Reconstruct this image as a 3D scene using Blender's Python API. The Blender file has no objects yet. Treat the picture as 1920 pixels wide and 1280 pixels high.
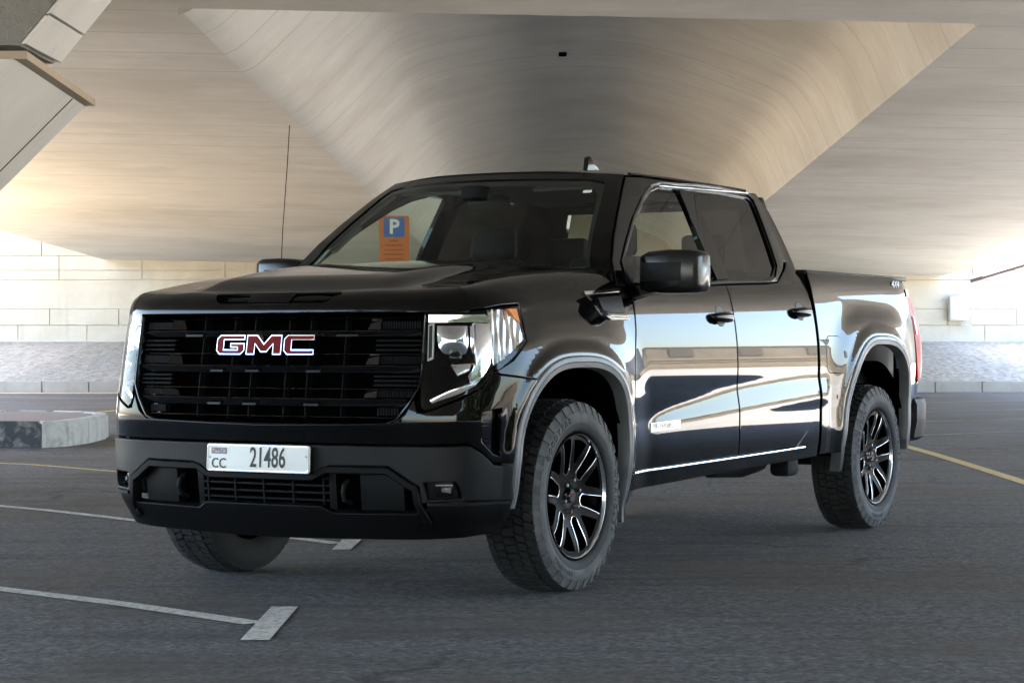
import bpy, bmesh, math, random
import numpy as np
from mathutils import Vector, Matrix, geometry
R_=math.radians
random.seed(4)
scene=bpy.context.scene
# ---------------------------------------------------------------- camera, sky, sun, exposure
YAW=3.654292
FX,FY=math.cos(YAW),math.sin(YAW); RX,RY=math.sin(YAW),-math.cos(YAW)
CX,CY,CZ=8.51,5.4484,1.0866
def W(u,v,z=0.): return Vector((CX+RX*u+FX*v,CY+RY*u+FY*v,z))
cam=bpy.data.objects.new('camera',bpy.data.cameras.new('camera'));scene.collection.objects.link(cam)
cam.location=(CX,CY,CZ);cam.rotation_euler=(R_(90),0,YAW-R_(90))
cam.data.sensor_width=36;cam.data.lens=36*4143.9/1920;cam.data.clip_start=.1;cam.data.clip_end=3000
scene.camera=cam
SUN_EL=R_(70);su,sv=-.50,.86
sd=Vector((RX*su+FX*sv,RY*su+FY*sv,0)).normalized()*math.cos(SUN_EL)+Vector((0,0,math.sin(SUN_EL)))
world=bpy.data.worlds.new('World');scene.world=world;world.use_nodes=True
wn=world.node_tree.nodes;sky=wn.new('ShaderNodeTexSky');sky.sky_type='NISHITA';sky.sun_disc=False
sky.sun_elevation=SUN_EL;sky.sun_rotation=math.atan2(sd.x,sd.y);sky.air_density=1.0;sky.dust_density=1.5;sky.altitude=10
world.node_tree.links.new(sky.outputs[0],wn['Background'].inputs[0]);wn['Background'].inputs[1].default_value=.15
sun=bpy.data.objects.new('sun',bpy.data.lights.new('sun','SUN'));scene.collection.objects.link(sun)
sun.data.energy=5.0;sun.data.angle=R_(.5);sun.data.color=(1,.93,.82)
sun.rotation_euler=(-sd).to_track_quat('-Z','Y').to_euler();sun.location=(0,0,30)
scene.view_settings.view_transform='Standard';scene.view_settings.look='None';scene.view_settings.gamma=1
scene.view_settings.exposure=3.75
scene.render.resolution_x=1024;scene.render.resolution_y=682
scene.render.engine='CYCLES'
cy=scene.cycles
cy.max_bounces=12;cy.diffuse_bounces=6;cy.glossy_bounces=6;cy.transmission_bounces=8;cy.transparent_max_bounces=16
# ---------------------------------------------------------------- materials
def mat(name,col,rough=.5,metal=0.,coat=0.,spec=.5,**k):
    m=bpy.data.materials.new(name);m.use_nodes=True;b=m.node_tree.nodes['Principled BSDF']
    b.inputs['Base Color'].default_value=(*col,1);b.inputs['Roughness'].default_value=rough;b.inputs['Metallic'].default_value=metal
    b.inputs['Coat Weight'].default_value=coat;b.inputs['Coat Roughness'].default_value=.015
    b.inputs['Specular IOR Level'].default_value=spec
    if 'emit' in k: b.inputs['Emission Color'].default_value=(*k['emit'],1);b.inputs['Emission Strength'].default_value=k.get('es',1)
    return m
class NT:
    def __init__(s,m): s.t=m.node_tree;s.n=s.t.nodes;s.b=s.n['Principled BSDF'];s.l=s.t.links
    def coord(s,scale=(1,1,1),kind='Object'):
        tc=s.n.new('ShaderNodeTexCoord');mp=s.n.new('ShaderNodeMapping');s.l.new(tc.outputs[kind],mp.inputs[0]);mp.inputs['Scale'].default_value=scale;return mp.outputs[0]
    def noise(s,vec,scale,detail=4,rough=.55,dist=0.):
        n=s.n.new('ShaderNodeTexNoise');s.l.new(vec,n.inputs['Vector']);n.inputs['Scale'].default_value=scale;n.inputs['Detail'].default_value=detail
        n.inputs['Roughness'].default_value=rough;n.inputs['Distortion'].default_value=dist;return n.outputs['Fac']
    def voro(s,vec,scale,feat='F1'):
        n=s.n.new('ShaderNodeTexVoronoi');n.feature=feat;s.l.new(vec,n.inputs['Vector']);n.inputs['Scale'].default_value=scale;return n
    def ramp(s,fac,stops):
        r=s.n.new('ShaderNodeValToRGB');s.l.new(fac,r.inputs[0]);e=r.color_ramp.elements
        while len(e)<len(stops): e.new(.5)
        for i,(p,c) in enumerate(stops):
            e[i].position=p;e[i].color=(*(c if hasattr(c,'__len__') else (c,c,c)),1)
        return r.outputs[0]
    def mix(s,a,b,f,mode='MIX'):
        m=s.n.new('ShaderNodeMix');m.data_type='RGBA';m.blend_type=mode
        for sock,v in ((m.inputs[0],f),(m.inputs[6],a),(m.inputs[7],b)):
            if hasattr(v,'links'): s.l.new(v,sock)
            elif hasattr(v,'__len__'): sock.default_value=(*v,1)
            else: sock.default_value=v
        return m.outputs[2]
    def bump(s,h,strength,dist=.01,prev=None):
        b=s.n.new('ShaderNodeBump');s.l.new(h,b.inputs['Height']);b.inputs['Strength'].default_value=strength;b.inputs['Distance'].default_value=dist
        if prev: s.l.new(prev,b.inputs['Normal'])
        return b.outputs[0]
    def base(s,c): s.l.new(c,s.b.inputs['Base Color'])
    def rough(s,c): s.l.new(c,s.b.inputs['Roughness'])
    def norm(s,c): s.l.new(c,s.b.inputs['Normal'])
paint=mat('black_paint',(.002,.002,.002),.6,0,1.0,.0);paint.node_tree.nodes['Principled BSDF'].inputs['Coat IOR'].default_value=1.35
t=NT(paint);t.base(t.mix((.0012,.0012,.0011),(.0028,.0026,.0023),t.ramp(t.noise(t.coord(),2.5,6),[(.35,0),(.75,1)])))
gloss=mat('gloss_black_plastic',(.002,.002,.0022),.08,0,.0,.38)
satin=mat('satin_black_plastic',(.0055,.0056,.006),.40,spec=.24);valm=mat('shaded_black_plastic',(.0025,.0026,.003),.5,spec=.14);mirm=mat('mirror_black_plastic',(.006,.006,.0065),.22,spec=.4);badgem=mat('badge_silver',(.55,.57,.58),.3,.4)  # valance plastic: darker satin, shade under the bumper put into its colour
t=NT(satin);t.norm(t.bump(t.noise(t.coord(),900,2),.06,.001));t.rough(t.ramp(t.noise(t.coord(),6,5),[(.3,.4),(.7,.55)]))
archm=mat('grey_arch_plastic',(.1,.1,.11),.34)
t=NT(archm);t.rough(t.ramp(t.noise(t.coord(),5,5),[(.3,.3),(.7,.46)]));t.base(t.ramp(t.noise(t.coord(),9,5),[(.3,(.085,.088,.095)),(.7,(.13,.135,.145))]))
dark=mat('dark_void',(.0012,.0012,.0012),.9,spec=0.)
under=mat('underbody_dark',(.006,.006,.0065),.7,spec=.2)
chrome=mat('chrome',(.82,.83,.85),.07,1)
dchrome=mat('dark_chrome',(.16,.16,.17),.12,1)
housing=mat('lamp_housing',(.008,.008,.009),.25,0,.0,.3)
amber=mat('amber_reflector',(.9,.25,.02),.2)
redl=mat('red_tail_lens',(.45,.006,.010),.3,0,.0,.15)
white=mat('white_plate',(.80,.81,.79),.45,spec=.2)
ink=mat('black_ink',(.01,.01,.01),.5)
redm=mat('red_emblem_enamel',(.16,.002,.004),.5,0,.0,.12)
alu=mat('machined_aluminium',(.75,.76,.78),.16,1)
rimb=mat('rim_gloss_black',(.0015,.0015,.0018),.38,0,.0,.035)
steel=mat('brake_steel',(.22,.22,.22),.35,1)
intr=mat('cabin_black_trim',(.004,.0045,.0045),.7,spec=.15)
intg=mat('cabin_grey_trim',(.09,.10,.095),.7,spec=.2)
def glassmat(name,tint,gl=.0,ior=1.5):
    m=bpy.data.materials.new(name);m.use_nodes=True;n=m.node_tree.nodes;l=m.node_tree.links;n.clear()
    o=n.new('ShaderNodeOutputMaterial');mx=n.new('ShaderNodeMixShader');tr=n.new('ShaderNodeBsdfTransparent');g=n.new('ShaderNodeBsdfGlossy');f=n.new('ShaderNodeLayerWeight');pw=n.new('ShaderNodeMath');pw.operation='POWER';pw.inputs[1].default_value=5;ma=n.new('ShaderNodeMath');ma.operation='MULTIPLY_ADD';ma.inputs[1].default_value=.92;ma.inputs[2].default_value=.055 if ior>1.46 else .03
    tr.inputs[0].default_value=(*tint,1);g.inputs['Roughness'].default_value=.0;f.inputs[0].default_value=.5
    l.new(f.outputs['Facing'],pw.inputs[0]);l.new(pw.outputs[0],ma.inputs[0]);l.new(ma.outputs[0],mx.inputs[0]);l.new(tr.outputs[0],mx.inputs[1]);l.new(g.outputs[0],mx.inputs[2]);l.new(mx.outputs[0],o.inputs[0]);return m
wglass=glassmat('windscreen_glass',(.78,.88,.82));sglass=glassmat('side_glass',(.84,.90,.86));rglass=glassmat('rear_glass',(.86,.90,.86));tglass=glassmat('privacy_glass',(.05,.05,.05));lens=glassmat('clear_lens',(.93,.94,.95),ior=1.45)
rubber=mat('tyre_tread_rubber',(.018,.019,.021),.75)
t=NT(rubber);t.base(t.ramp(t.noise(t.coord(),14,5),[(.3,(.006,.0062,.007)),(.7,(.016,.0165,.018))]))
sidew=mat('dusty_tyre_sidewall',(.10,.10,.105),.8)
t=NT(sidew);t.base(t.ramp(t.noise(t.coord(),10,6),[(.3,(.040,.041,.043)),(.7,(.100,.099,.098))]));t.norm(t.bump(t.noise(t.coord(),60,4),.2,.002))
# ---------------------------------------------------------------- linking, tagging
col=scene.collection
def tag(o,label=None,cat=None,group=None,kind=None):
    for k,v in (('label',label),('category',cat),('group',group),('kind',kind)):
        if v: o[k]=v
    return o
def empty(name,loc=(0,0,0),rz=0,parent=None):
    o=bpy.data.objects.new(name,None);col.objects.link(o);o.location=loc;o.rotation_euler=(0,0,rz);o.empty_display_size=.2
    if parent: o.parent=parent
    return o
def dedup(P):
    o=[]
    for p in P:
        if not o or (p[0]-o[-1][0])**2+(p[1]-o[-1][1])**2>1e-10: o.append((float(p[0]),float(p[1])))
    if (o[0][0]-o[-1][0])**2+(o[0][1]-o[-1][1])**2<1e-10: o.pop()
    return o
def area(P): return .5*sum(P[i-1][0]*P[i][1]-P[i][0]*P[i-1][1] for i in range(len(P)))
def densify(P,step):
    o=[]
    for i in range(len(P)):
        a=P[i];b=P[(i+1)%len(P)];n=max(1,int(math.ceil(math.dist(a,b)/step)))
        for k in range(n): o.append((a[0]+(b[0]-a[0])*k/n,a[1]+(b[1]-a[1])*k/n))
    return o
def inside(P,X,Y):
    P=np.array(P);r=np.zeros(len(X),bool);a=P;b=np.roll(P,-1,0)
    for (x1,y1),(x2,y2) in zip(a,b):
        if y1==y2: continue
        c=((y1>Y)!=(y2>Y))&(X<(x2-x1)*(Y-y1)/(y2-y1)+x1);r^=c
    return r
def segdist(P,X,Y):
    P=np.array(P);d=np.full(len(X),9.);a=P;b=np.roll(P,-1,0);Q=np.stack([X,Y],1)
    for p,q in zip(a,b):
        v=q-p;L=(v*v).sum()
        if L<1e-14: continue
        t=np.clip(((Q-p)@v)/L,0,1);e=Q-(p+t[:,None]*v);d=np.minimum(d,np.hypot(e[:,0],e[:,1]))
    return d
def ringoff(P,e):      # P is CCW: moved inwards by e
    o=[];n=len(P)
    for i in range(n):
        a=np.array(P[i-1]);b=np.array(P[i]);c=np.array(P[(i+1)%n]);u=b-a;u/=max(np.hypot(*u),1e-9);v=c-b;v/=max(np.hypot(*v),1e-9)
        n1=np.array([-u[1],u[0]]);n2=np.array([-v[1],v[0]]);m=n1+n2;L=np.hypot(*m)
        if L<.3: m=n1;L=1.;k=1.
        else: m=m/L;k=min(1/max(m@n1,.4),1.8)
        o.append(tuple(b+m*e*k))
    return o
SEP=set('front_fender grille_meshx bed_side cab_frame rocker_panel sill_trim fender_vent vent_trim vent_badge pillar_cover window_trim drip_trim windscreen_pillar windscreen_border bed_rail_cap tail_light tail_light_reverse_lens tail_corner_cap rear_corner_panel roof_rail_seam bonnet_scoop grille_rib grille_accent grille_wedge intake_panel bumper_vent wheel_nut plate_screw sun_visor inner_pillar wheel_well mirror_arm bumper_step lower_panels_x'.split())
def pickp(p,y):
    if isinstance(p,list): return min(p,key=lambda o:abs(o['_y']-y))
    return p
class Acc:
    def __init__(s): s.v=[];s.f=[];s.n=[];s.mi=[];s.m=0;s.sm=True
    def raw(s,vs,fs,ns=None):
        o=len(s.v);s.v+= [tuple(map(float,p)) for p in vs];s.n+=([tuple(map(float,p)) for p in ns] if ns is not None else [(0,0,0)]*len(vs))
        for f in fs: s.f.append(tuple(i+o for i in f));s.mi.append(s.m)
        return s
    def bm(s,bm):
        bm.verts.ensure_lookup_table();bm.verts.index_update()
        s.raw([v.co for v in bm.verts],[[v.index for v in f.verts] for f in bm.faces]);bm.free();return s
    def patch(s,outline,fn,step=.02,holes=(),thick=.02,edge=.005,mirror=True,flip=False,both=True,back=0.):
        out=dedup(outline)
        if area(out)<0: out=out[::-1]
        out=densify(out,step);hs=[]
        for h in holes:
            h=dedup(h)
            if area(h)>0: h=h[::-1]
            hs.append(densify(h,step))
        loops=[out]+hs;pts=[];edges=[];rings=[]
        for L in loops:
            o=len(pts);n=len(L);pts+=L;edges+=[(o+i,o+(i+1)%n) for i in range(n)];r0=list(range(o,o+n));r1=None
            if edge>0:
                I=ringoff(L,edge);o=len(pts);pts+=I;edges+=[(o+i,o+(i+1)%n) for i in range(n)];r1=list(range(o,o+n))
            rings.append((r0,r1))
        A=np.array(out);x0,y0=A.min(0);x1,y1=A.max(0)
        gx=np.arange(math.floor(x0/step),math.ceil(x1/step)+1)*step;gy=np.arange(math.floor(y0/step),math.ceil(y1/step)+1)*step
        GX,GY=[a.ravel() for a in np.meshgrid(gx,gy)];k=inside(out,GX,GY)
        for h in hs: k&=~inside(h,GX,GY)
        GX,GY=GX[k],GY[k]
        if len(GX):
            d=segdist(out,GX,GY)
            for h in hs: d=np.minimum(d,segdist(h,GX,GY))
            k=d>edge+step*.35;pts+=list(zip(GX[k],GY[k]))
        V2,E2,F2,ov,oe,of=geometry.delaunay_2d_cdt([Vector(p) for p in pts],edges,[],0,1e-7)
        V2=np.array([(p.x,p.y) for p in V2]);T=[]
        C=np.array([V2[list(f)].mean(0) for f in F2]);k=inside(out,C[:,0],C[:,1])
        for h in hs: k&=~inside(h,C[:,0],C[:,1])
        for f,kk in zip(F2,k):
            if not kk: continue
            a,b,c=V2[f[0]],V2[f[1]],V2[f[2]];ar=(b[0]-a[0])*(c[1]-a[1])-(b[1]-a[1])*(c[0]-a[0])
            if abs(ar)<1e-12: continue
            T.append(tuple(f) if ar>0 else tuple(f)[::-1])
        mp={}
        for i,o_ in enumerate(ov):
            for j in o_: mp[j]=i
        P=np.array([fn(*p) for p in V2]);h=.0015
        dA=np.array([fn(p[0]+h,p[1]) for p in V2])-np.array([fn(p[0]-h,p[1]) for p in V2]);dB=np.array([fn(p[0],p[1]+h) for p in V2])-np.array([fn(p[0],p[1]-h) for p in V2])
        N=np.cross(dA,dB);N/=np.maximum(np.linalg.norm(N,axis=1),1e-12)[:,None]
        if flip: N=-N;T=[t[::-1] for t in T]
        Nn=N.copy();Pn=P.copy();strips=[]
        for r0,r1 in rings:
            r0=[mp[i] for i in r0]
            if r1: r1=[mp[i] for i in r1]
            n=len(r0);ow=[]
            for i in range(n):
                if r1: d=P[r0[i]]-P[r1[i]]
                else:
                    tg=P[r0[(i+1)%n]]-P[r0[i-1]];d=np.cross(tg,N[r0[i]])*(-1 if flip else 1)
                d=d-N[r0[i]]*(d@N[r0[i]]);L=np.linalg.norm(d);ow.append(d/L if L>1e-9 else N[r0[i]])
            if r1:
                for i in range(n): Pn[r0[i]]=P[r0[i]]-N[r0[i]]*edge*.55;q=N[r0[i]]+ow[i]*1.1;Nn[r0[i]]=q/np.linalg.norm(q)
            strips.append((r0,ow))
        for sg in ((1,-1) if mirror else (1,)):
            S=np.array([1,sg,1]);fl=(lambda t:t) if sg==1 else (lambda t:t[::-1])
            s.raw(Pn*S,[fl(t) for t in T],Nn*S)
            if thick>0:
                for r0,ow in strips:
                    n=len(r0);a=[Pn[i] for i in r0];b=[Pn[i]-N[i]*thick for i in r0]
                    fs=[((i+1)%n,i,n+i,n+(i+1)%n) for i in range(n)]
                    if flip: fs=[f[::-1] for f in fs]
                    s.raw(np.array(a+b)*S,[fl(f) for f in fs],np.array(ow+ow)*S)
        return s
    def box(s,c,d,bev=0.,rot=None,seg=2,taper=None):
        bm=bmesh.new();bmesh.ops.create_cube(bm,size=1)
        for v in bm.verts:
            v.co=Vector((v.co.x*d[0],v.co.y*d[1],v.co.z*d[2]))
            if taper and v.co.z>0: v.co.x*=taper[0];v.co.y*=taper[1]
        if bev: bmesh.ops.bevel(bm,geom=bm.edges[:],offset=bev,segments=seg,profile=.5,affect='EDGES')
        M=Matrix.Translation(c)@(rot.to_4x4() if rot else Matrix.Identity(4));bm.transform(M);return s.bm(bm)
    def prism(s,P,o,ax,ay,az,depth,bev=0.,seg=2):   # polygon P in plane (ax,ay) at o, extruded along az by depth
        bm=bmesh.new();o,ax,ay,az=map(Vector,(o,ax,ay,az));vs=[bm.verts.new(o+ax*p[0]+ay*p[1]) for p in P];f=bm.faces.new(vs)
        r=bmesh.ops.extrude_face_region(bm,geom=[f]);
        for v in [g for g in r['geom'] if isinstance(g,bmesh.types.BMVert)]: v.co+=az*depth
        bmesh.ops.recalc_face_normals(bm,faces=bm.faces[:])
        if bev: bmesh.ops.bevel(bm,geom=bm.edges[:],offset=bev,segments=seg,profile=.5,affect='EDGES')
        return s.bm(bm)
    def tube(s,P,r,n=8,closed=False,flat=None):
        P=[Vector(p) for p in P];m=len(P);vs=[];fs=[];prev=None
        for i,p in enumerate(P):
            a=P[i-1] if (i>0 or closed) else p;b=P[(i+1)%m] if (i<m-1 or closed) else p;t=(b-a).normalized()
            if prev is None: u=t.orthogonal().normalized()
            else:
                u=prev-t*prev.dot(t);u=u.normalized() if u.length>1e-6 else t.orthogonal().normalized()
            prev=u;w=t.cross(u);rr=r[i] if hasattr(r,'__len__') else r
            for k in range(n): an=2*math.pi*k/n;vs.append(p+(u*math.cos(an)+w*math.sin(an))*rr)
        for i in range(m if closed else m-1):
            j=(i+1)%m
            for k in range(n): fs.append((i*n+k,i*n+(k+1)%n,j*n+(k+1)%n,j*n+k))
        if not closed: fs+= [tuple(range(n))[::-1],tuple(range((m-1)*n,m*n))]
        return s.raw(vs,fs)
    def strip(s,sections,closed=True,caps=True):   # list of equal-length section loops
        n=len(sections[0]);vs=[p for q in sections for p in q];fs=[]
        for i in range(len(sections)-1):
            for k in range(n if closed else n-1): fs.append((i*n+k,i*n+(k+1)%n,(i+1)*n+(k+1)%n,(i+1)*n+k))
        if caps and closed: fs+=[tuple(range(n))[::-1],tuple(range((len(sections)-1)*n,len(sections)*n))]
        return s.raw(vs,fs)
    def lathe(s,prof,n=64,c=(0,0,0),a0=0,a1=2*math.pi):  # prof (r, y); axis y
        full=abs(a1-a0-2*math.pi)<1e-6;m=n if full else n+1;vs=[];fs=[]
        for i in range(m):
            an=a0+(a1-a0)*i/n
            for r,y in prof: vs.append((c[0]+r*math.cos(an),c[1]+y,c[2]+r*math.sin(an)))
        k=len(prof)
        for i in range(n):
            j=(i+1)%m
            for q in range(k-1): fs.append((i*k+q,i*k+q+1,j*k+q+1,j*k+q))
        return s.raw(vs,fs)
    def split(s):
        par={};ids=[]
        def find(a):
            while par[a]!=a: par[a]=par[par[a]];a=par[a]
            return a
        for p in s.v:
            k=(round(p[0]*5e3),round(p[1]*5e3),round(p[2]*5e3));par.setdefault(k,k);ids.append(k)
        for f in s.f:
            a=find(ids[f[0]])
            for i in f[1:]:
                b=find(ids[i])
                if a!=b: par[b]=a
        g={}
        for f,m in zip(s.f,s.mi): g.setdefault(find(ids[f[0]]),[]).append((f,m))
        out=[]
        for fs in g.values():
            B=Acc();mp={}
            for f,m in fs:
                q=[]
                for i in f:
                    if i not in mp: mp[i]=len(B.v);B.v.append(s.v[i]);B.n.append(s.n[i])
                    q.append(mp[i])
                B.f.append(tuple(q));B.mi.append(m)
            out.append(B)
        return out
    def build(s,name,mats,parent=None,ang=32,smooth=True):
        if name in SEP:
            bs=s.split()
            if len(bs)>1:
                o=[]
                for b in bs:
                    cy_=sum(p[1] for p in b.v)/len(b.v);r=b.build1(name,mats,pickp(parent,cy_),ang,smooth);r['_y']=cy_;o.append(r)
                return o
        return s.build1(name,mats,pickp(parent,sum(p[1] for p in s.v)/max(1,len(s.v))),ang,smooth)
    def build1(s,name,mats,parent=None,ang=32,smooth=True):
        me=bpy.data.meshes.new(name);me.from_pydata(s.v,[],s.f);me.update()
        if not isinstance(mats,(list,tuple)): mats=[mats]
        for m in mats: me.materials.append(m)
        if len(mats)>1: me.polygons.foreach_set('material_index',s.mi)
        if smooth:
            me.polygons.foreach_set('use_smooth',[True]*len(me.polygons));me.set_sharp_from_angle(angle=R_(ang))
            if any(n!=(0,0,0) for n in s.n):
                ln=[s.n[l.vertex_index] for l in me.loops];me.normals_split_custom_set(ln)
        o=bpy.data.objects.new(name,me);col.objects.link(o)
        if parent: o.parent=parent
        return o
# ---------------------------------------------------------------- body surface
def pchip(xs,ys):
    xs=np.array(xs,float);ys=np.array(ys,float);h=np.diff(xs);d=np.diff(ys)/h;m=np.zeros(len(xs))
    for i in range(1,len(xs)-1):
        if d[i-1]*d[i]>0:
            w1=2*h[i]+h[i-1];w2=h[i]+2*h[i-1];m[i]=(w1+w2)/(w1/d[i-1]+w2/d[i])
    m[0]=d[0];m[-1]=d[-1]
    def f(x):
        x=min(max(x,xs[0]),xs[-1]);i=min(max(int(np.searchsorted(xs,x))-1,0),len(xs)-2)
        t=(x-xs[i])/h[i];a=2*t**3-3*t*t+1;b=t**3-2*t*t+t;c=-2*t**3+3*t*t;e=t**3-t*t
        return a*ys[i]+b*h[i]*m[i]+c*ys[i+1]+e*h[i]*m[i+1]
    return f
def sm(a,b,x):
    t=min(max((x-a)/(b-a),0.),1.);return t*t*t*(t*(6*t-15)+10)
def catmull(P,n=14):
    P=np.array(P,float);P=np.vstack([2*P[0]-P[1],P,2*P[-1]-P[-2]]);o=[]
    for i in range(1,len(P)-2):
        a,b,d,e=P[i-1:i+3]
        for t in np.linspace(0,1,n,endpoint=False):
            o.append(.5*(2*b+(d-a)*t+(2*a-5*b+4*d-e)*t*t+(3*b-a-3*d+e)*t**3))
    o.append(P[-2]);return np.array(o)
PLAN=catmull([(.99,-.3),(1.0,0),(.99,.3),(.955,.6),(.905,.79),(.815,.915),(.65,.985),(.45,1.005),(.1,1.005),(-1,1.005),(-2.5,1.005),(-4.0,1.005),(-4.35,1.0),(-4.6,.97),(-4.72,.91),(-4.77,.8),(-4.79,.3),(-4.79,0)],24)
i0=int(np.argmin(np.abs(PLAN[:,1])+(PLAN[:,0]<0)*9));PLAN=PLAN[i0:]
SEG=np.r_[0,np.cumsum(np.hypot(*np.diff(PLAN,axis=0).T))]
iref=int(np.argmin(np.hypot(PLAN[:,0]-.1,PLAN[:,1]-1.005)))
SEG=SEG-SEG[iref]-.1          # sigma = -x along the straight side
TAN=np.gradient(PLAN,axis=0);TAN/=np.hypot(*TAN.T)[:,None]
def plan(s):
    x=np.interp(s,SEG,PLAN[:,0]);y=np.interp(s,SEG,PLAN[:,1]);tx=np.interp(s,SEG,TAN[:,0]);ty=np.interp(s,SEG,TAN[:,1])
    l=math.hypot(tx,ty);return x,y,-ty/l*-1,tx/l*-1   # outward normal for front->rear on left = (ty,-tx)
SC=SEG[0]                     # front centre
side_y=pchip([.34,.42,.50,.60,.72,.85,.96,1.05,1.15,1.25,1.32,1.38,1.42,1.60,1.80,1.92],
             [.925,.948,.962,.972,.974,.9835,.990,.987,.977,.960,.942,.918,.898,.818,.722,.655])
front_i=pchip([.2,.27,.33,.42,.55,.66,.76,.85,1.0,1.21,1.4],[.16,.12,.08,.034,.024,.020,.012,.020,.042,.075,.10])
lip_t=pchip([.70,.95,1.19,1.74,2.79,3.0],[.712,.765,.795,.850,.898,.898])
def lipg(x,z):
    s=-x
    if s<.70: return 0.
    zt=lip_t(s);zb=.70+(s-.745)*.0445;e=.009;a=.255
    r=lambda d: .5*(d+math.sqrt(d*d+4*e*e))
    g=a*(r(zt-z)-r(zb-z));return max(g,0)*sm(.70,.85,s)*(1-sm(2.90,3.02,s))
ARCH=dict(f=(.055,.50,.537,.522,2.7,2.9),r=(-3.68,.50,.555,.618,2.15,3.5))   # cx,cz,a,b, exponent in front / behind
def arcpt(k,t,ex=0.):      # t -1 (front foot) .. 0 top .. 1 (rear foot)
    cx,cz,a,b,n1,n2=ARCH[k];n=n1 if t<0 else n2;th=(1-abs(t))*math.pi/2;c,s_=math.cos(th),math.sin(th)
    return (cx+(1 if t<0 else -1)*a*abs(c)**(2/n),cz+b*abs(s_)**(2/n))
def arcline(k,zf,zr):
    P=[arcpt(k,-1+2*i/90) for i in range(91)]
    P=[(P[0][0]+(.008 if k=='f' else -.045)*(1-(z-zf)/(.5-zf+1e-6)),z) for z in np.linspace(zf,.49,6)]+P
    P=P+[(P[-1][0]+(.012 if k=='f' else 0)*f,.5-(.5-zr)*f) for f in np.linspace(.05,1,8)]
    return np.array(P)
ARCC=dict(f=arcline('f',.40,.27),r=arcline('r',.36,.44))
def archd(x,z,k):
    cx,cz,a,b,n1,n2=ARCH[k];dx=x-cx;dz=max(z-cz,0);n=n1 if dx>0 else n2
    u=abs(dx)/a;v=dz/b;rho=(u**n+v**n)**(1/n)
    if rho<1e-6: return -.5
    return math.hypot(dx,dz)*(1-1/rho)
bed_y=pchip([1.15,1.25,1.32,1.40,1.48],[.977,.962,.948,.930,.900])
def inset(s,z):
    x=-s
    w=sm(.45,1.0,-s) if s<-.45 else 0.
    yi=1.005-(side_y(z) if s<2.835 or z<1.15 else bed_y(z))
    if x<.45 and z<1.2: yi-=lipg(x,z)
    for k,cx in (('f',.02),('r',-3.74)):
        if abs(x-cx)<1.0:
            d=archd(x,z,k);inside=(abs(x-cx)<.4 and z<.9)
            d=max(d,0.);yi-=.030*(1-sm(-.03,.33,d))*(1-sm(1.16,1.34,z))+.014*(1-sm(.0,.085,d))
    if w: yi=yi*(1-w)+front_i(z)*w
    if s>4.3: yi+=.02*sm(1.1,1.4,z)*sm(4.3,4.7,s)
    return yi
def body(s,z,out=0.):
    x,y,nx,ny=plan(s);i=inset(s,z)-out
    return np.array([x-nx*i,y-ny*i,z])
# ---------------------------------------------------------------- the truck
truck=empty('pickup_truck');tag(truck,'black four-door pickup truck with red and chrome grille letters, parked under the bridge','pickup truck')
T=truck
def nrm(s):
    x,y,nx,ny=plan(s);return np.array([nx,ny,0.])
def fb(q,z,out=0.):           # front face, q signed distance from the centre line along the bow (+ = driver's side)
    s=SC+abs(q);p=body(s,z,out)
    if q<0: p=p*[1,-1,1]
    return p
def fbo(out): return lambda q,z: fb(q,z,out)
def bo(out): return lambda s,z: body(s,z,out)
HZ=pchip([-.6,-.4,.05,.25,.45,.6,.72,.85,.95],[1.43,1.424,1.394,1.374,1.348,1.324,1.306,1.285,1.265])
def hz(x,y):
    a=abs(y);return HZ(x)+.034*(1-sm(.40,.60,a))*sm(.86,.55,x) + .012*(1-(a/.8)**2)*sm(.9,.6,x)
def ye(s): return .79
def fend_top(s,v):
    # below v1 the body side, above it a rounded shoulder that ends level at the bonnet edge
    x,y,nx,ny=plan(s)
    b=body(s,v if v<1.2 else 1.2)
    def edge_a(z):
        p=body(s,z);k=max(abs(ny),.62);return max((p[1]-.79)/k,.02)
    v1=1.225 if s>-.3 else 1.225-.035*sm(-.3,-.75,s)
    H=.16
    if v<=v1: return body(s,v)
    th=min((v-v1)/H,1.)*math.pi/2
    p1=body(s,v1);a=(p1[1]-.79)/max(ny,.62)
    ex=p1[0]-nx*a;zh=hz(ex,.79)
    hh=zh-v1
    z=v1+hh*math.sin(th);m=(1-math.cos(th))
    tilt=(side_y(v1)-side_y(v1+.02))/.02*hh*math.sin(th)*(1-m)
    return np.array([p1[0]-nx*(a*m+tilt*.8*(1-m)),p1[1]-ny*(a*m+tilt*.8*(1-m)),z])
VTOP=1.225+.16
def arc(k): return [(-p[0],p[1]) for p in ARCC[k]]
def symo(P):
    Q=[(a-SC,b) for a,b in P];return Q+[(-a,b) for a,b in Q[::-1] if a>1e-3]
def symh(H): 
    Q=[(a-SC,b) for a,b in H];return [Q,[(-a,b) for a,b in Q]]
# front fenders
def L(P): return [tuple(p) for p in P]
AFL=arc('f');isp=min(range(40),key=lambda i:abs(AFL[i][1]-.925));af=AFL[isp:]
fo=[(-.700,.957)]+af+[(.50,.30),(.515,.44),(.518,.70),(.520,.89),(.548,1.02),(.585,1.135),(.60,1.25),(.60,VTOP),(.2,VTOP),(-.2,VTOP),(-.45,VTOP),(-.62,VTOP),(-.765,VTOP),(-.785,1.30),(-.79,1.214),(-.70,1.217),(-.60,1.229),(-.480,1.238),(-.474,1.153),(-.477,1.087),(-.585,1.008)]
A=Acc();A.patch(fo,fend_top,.02);o=A.build('front_fender',paint,T)
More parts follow.
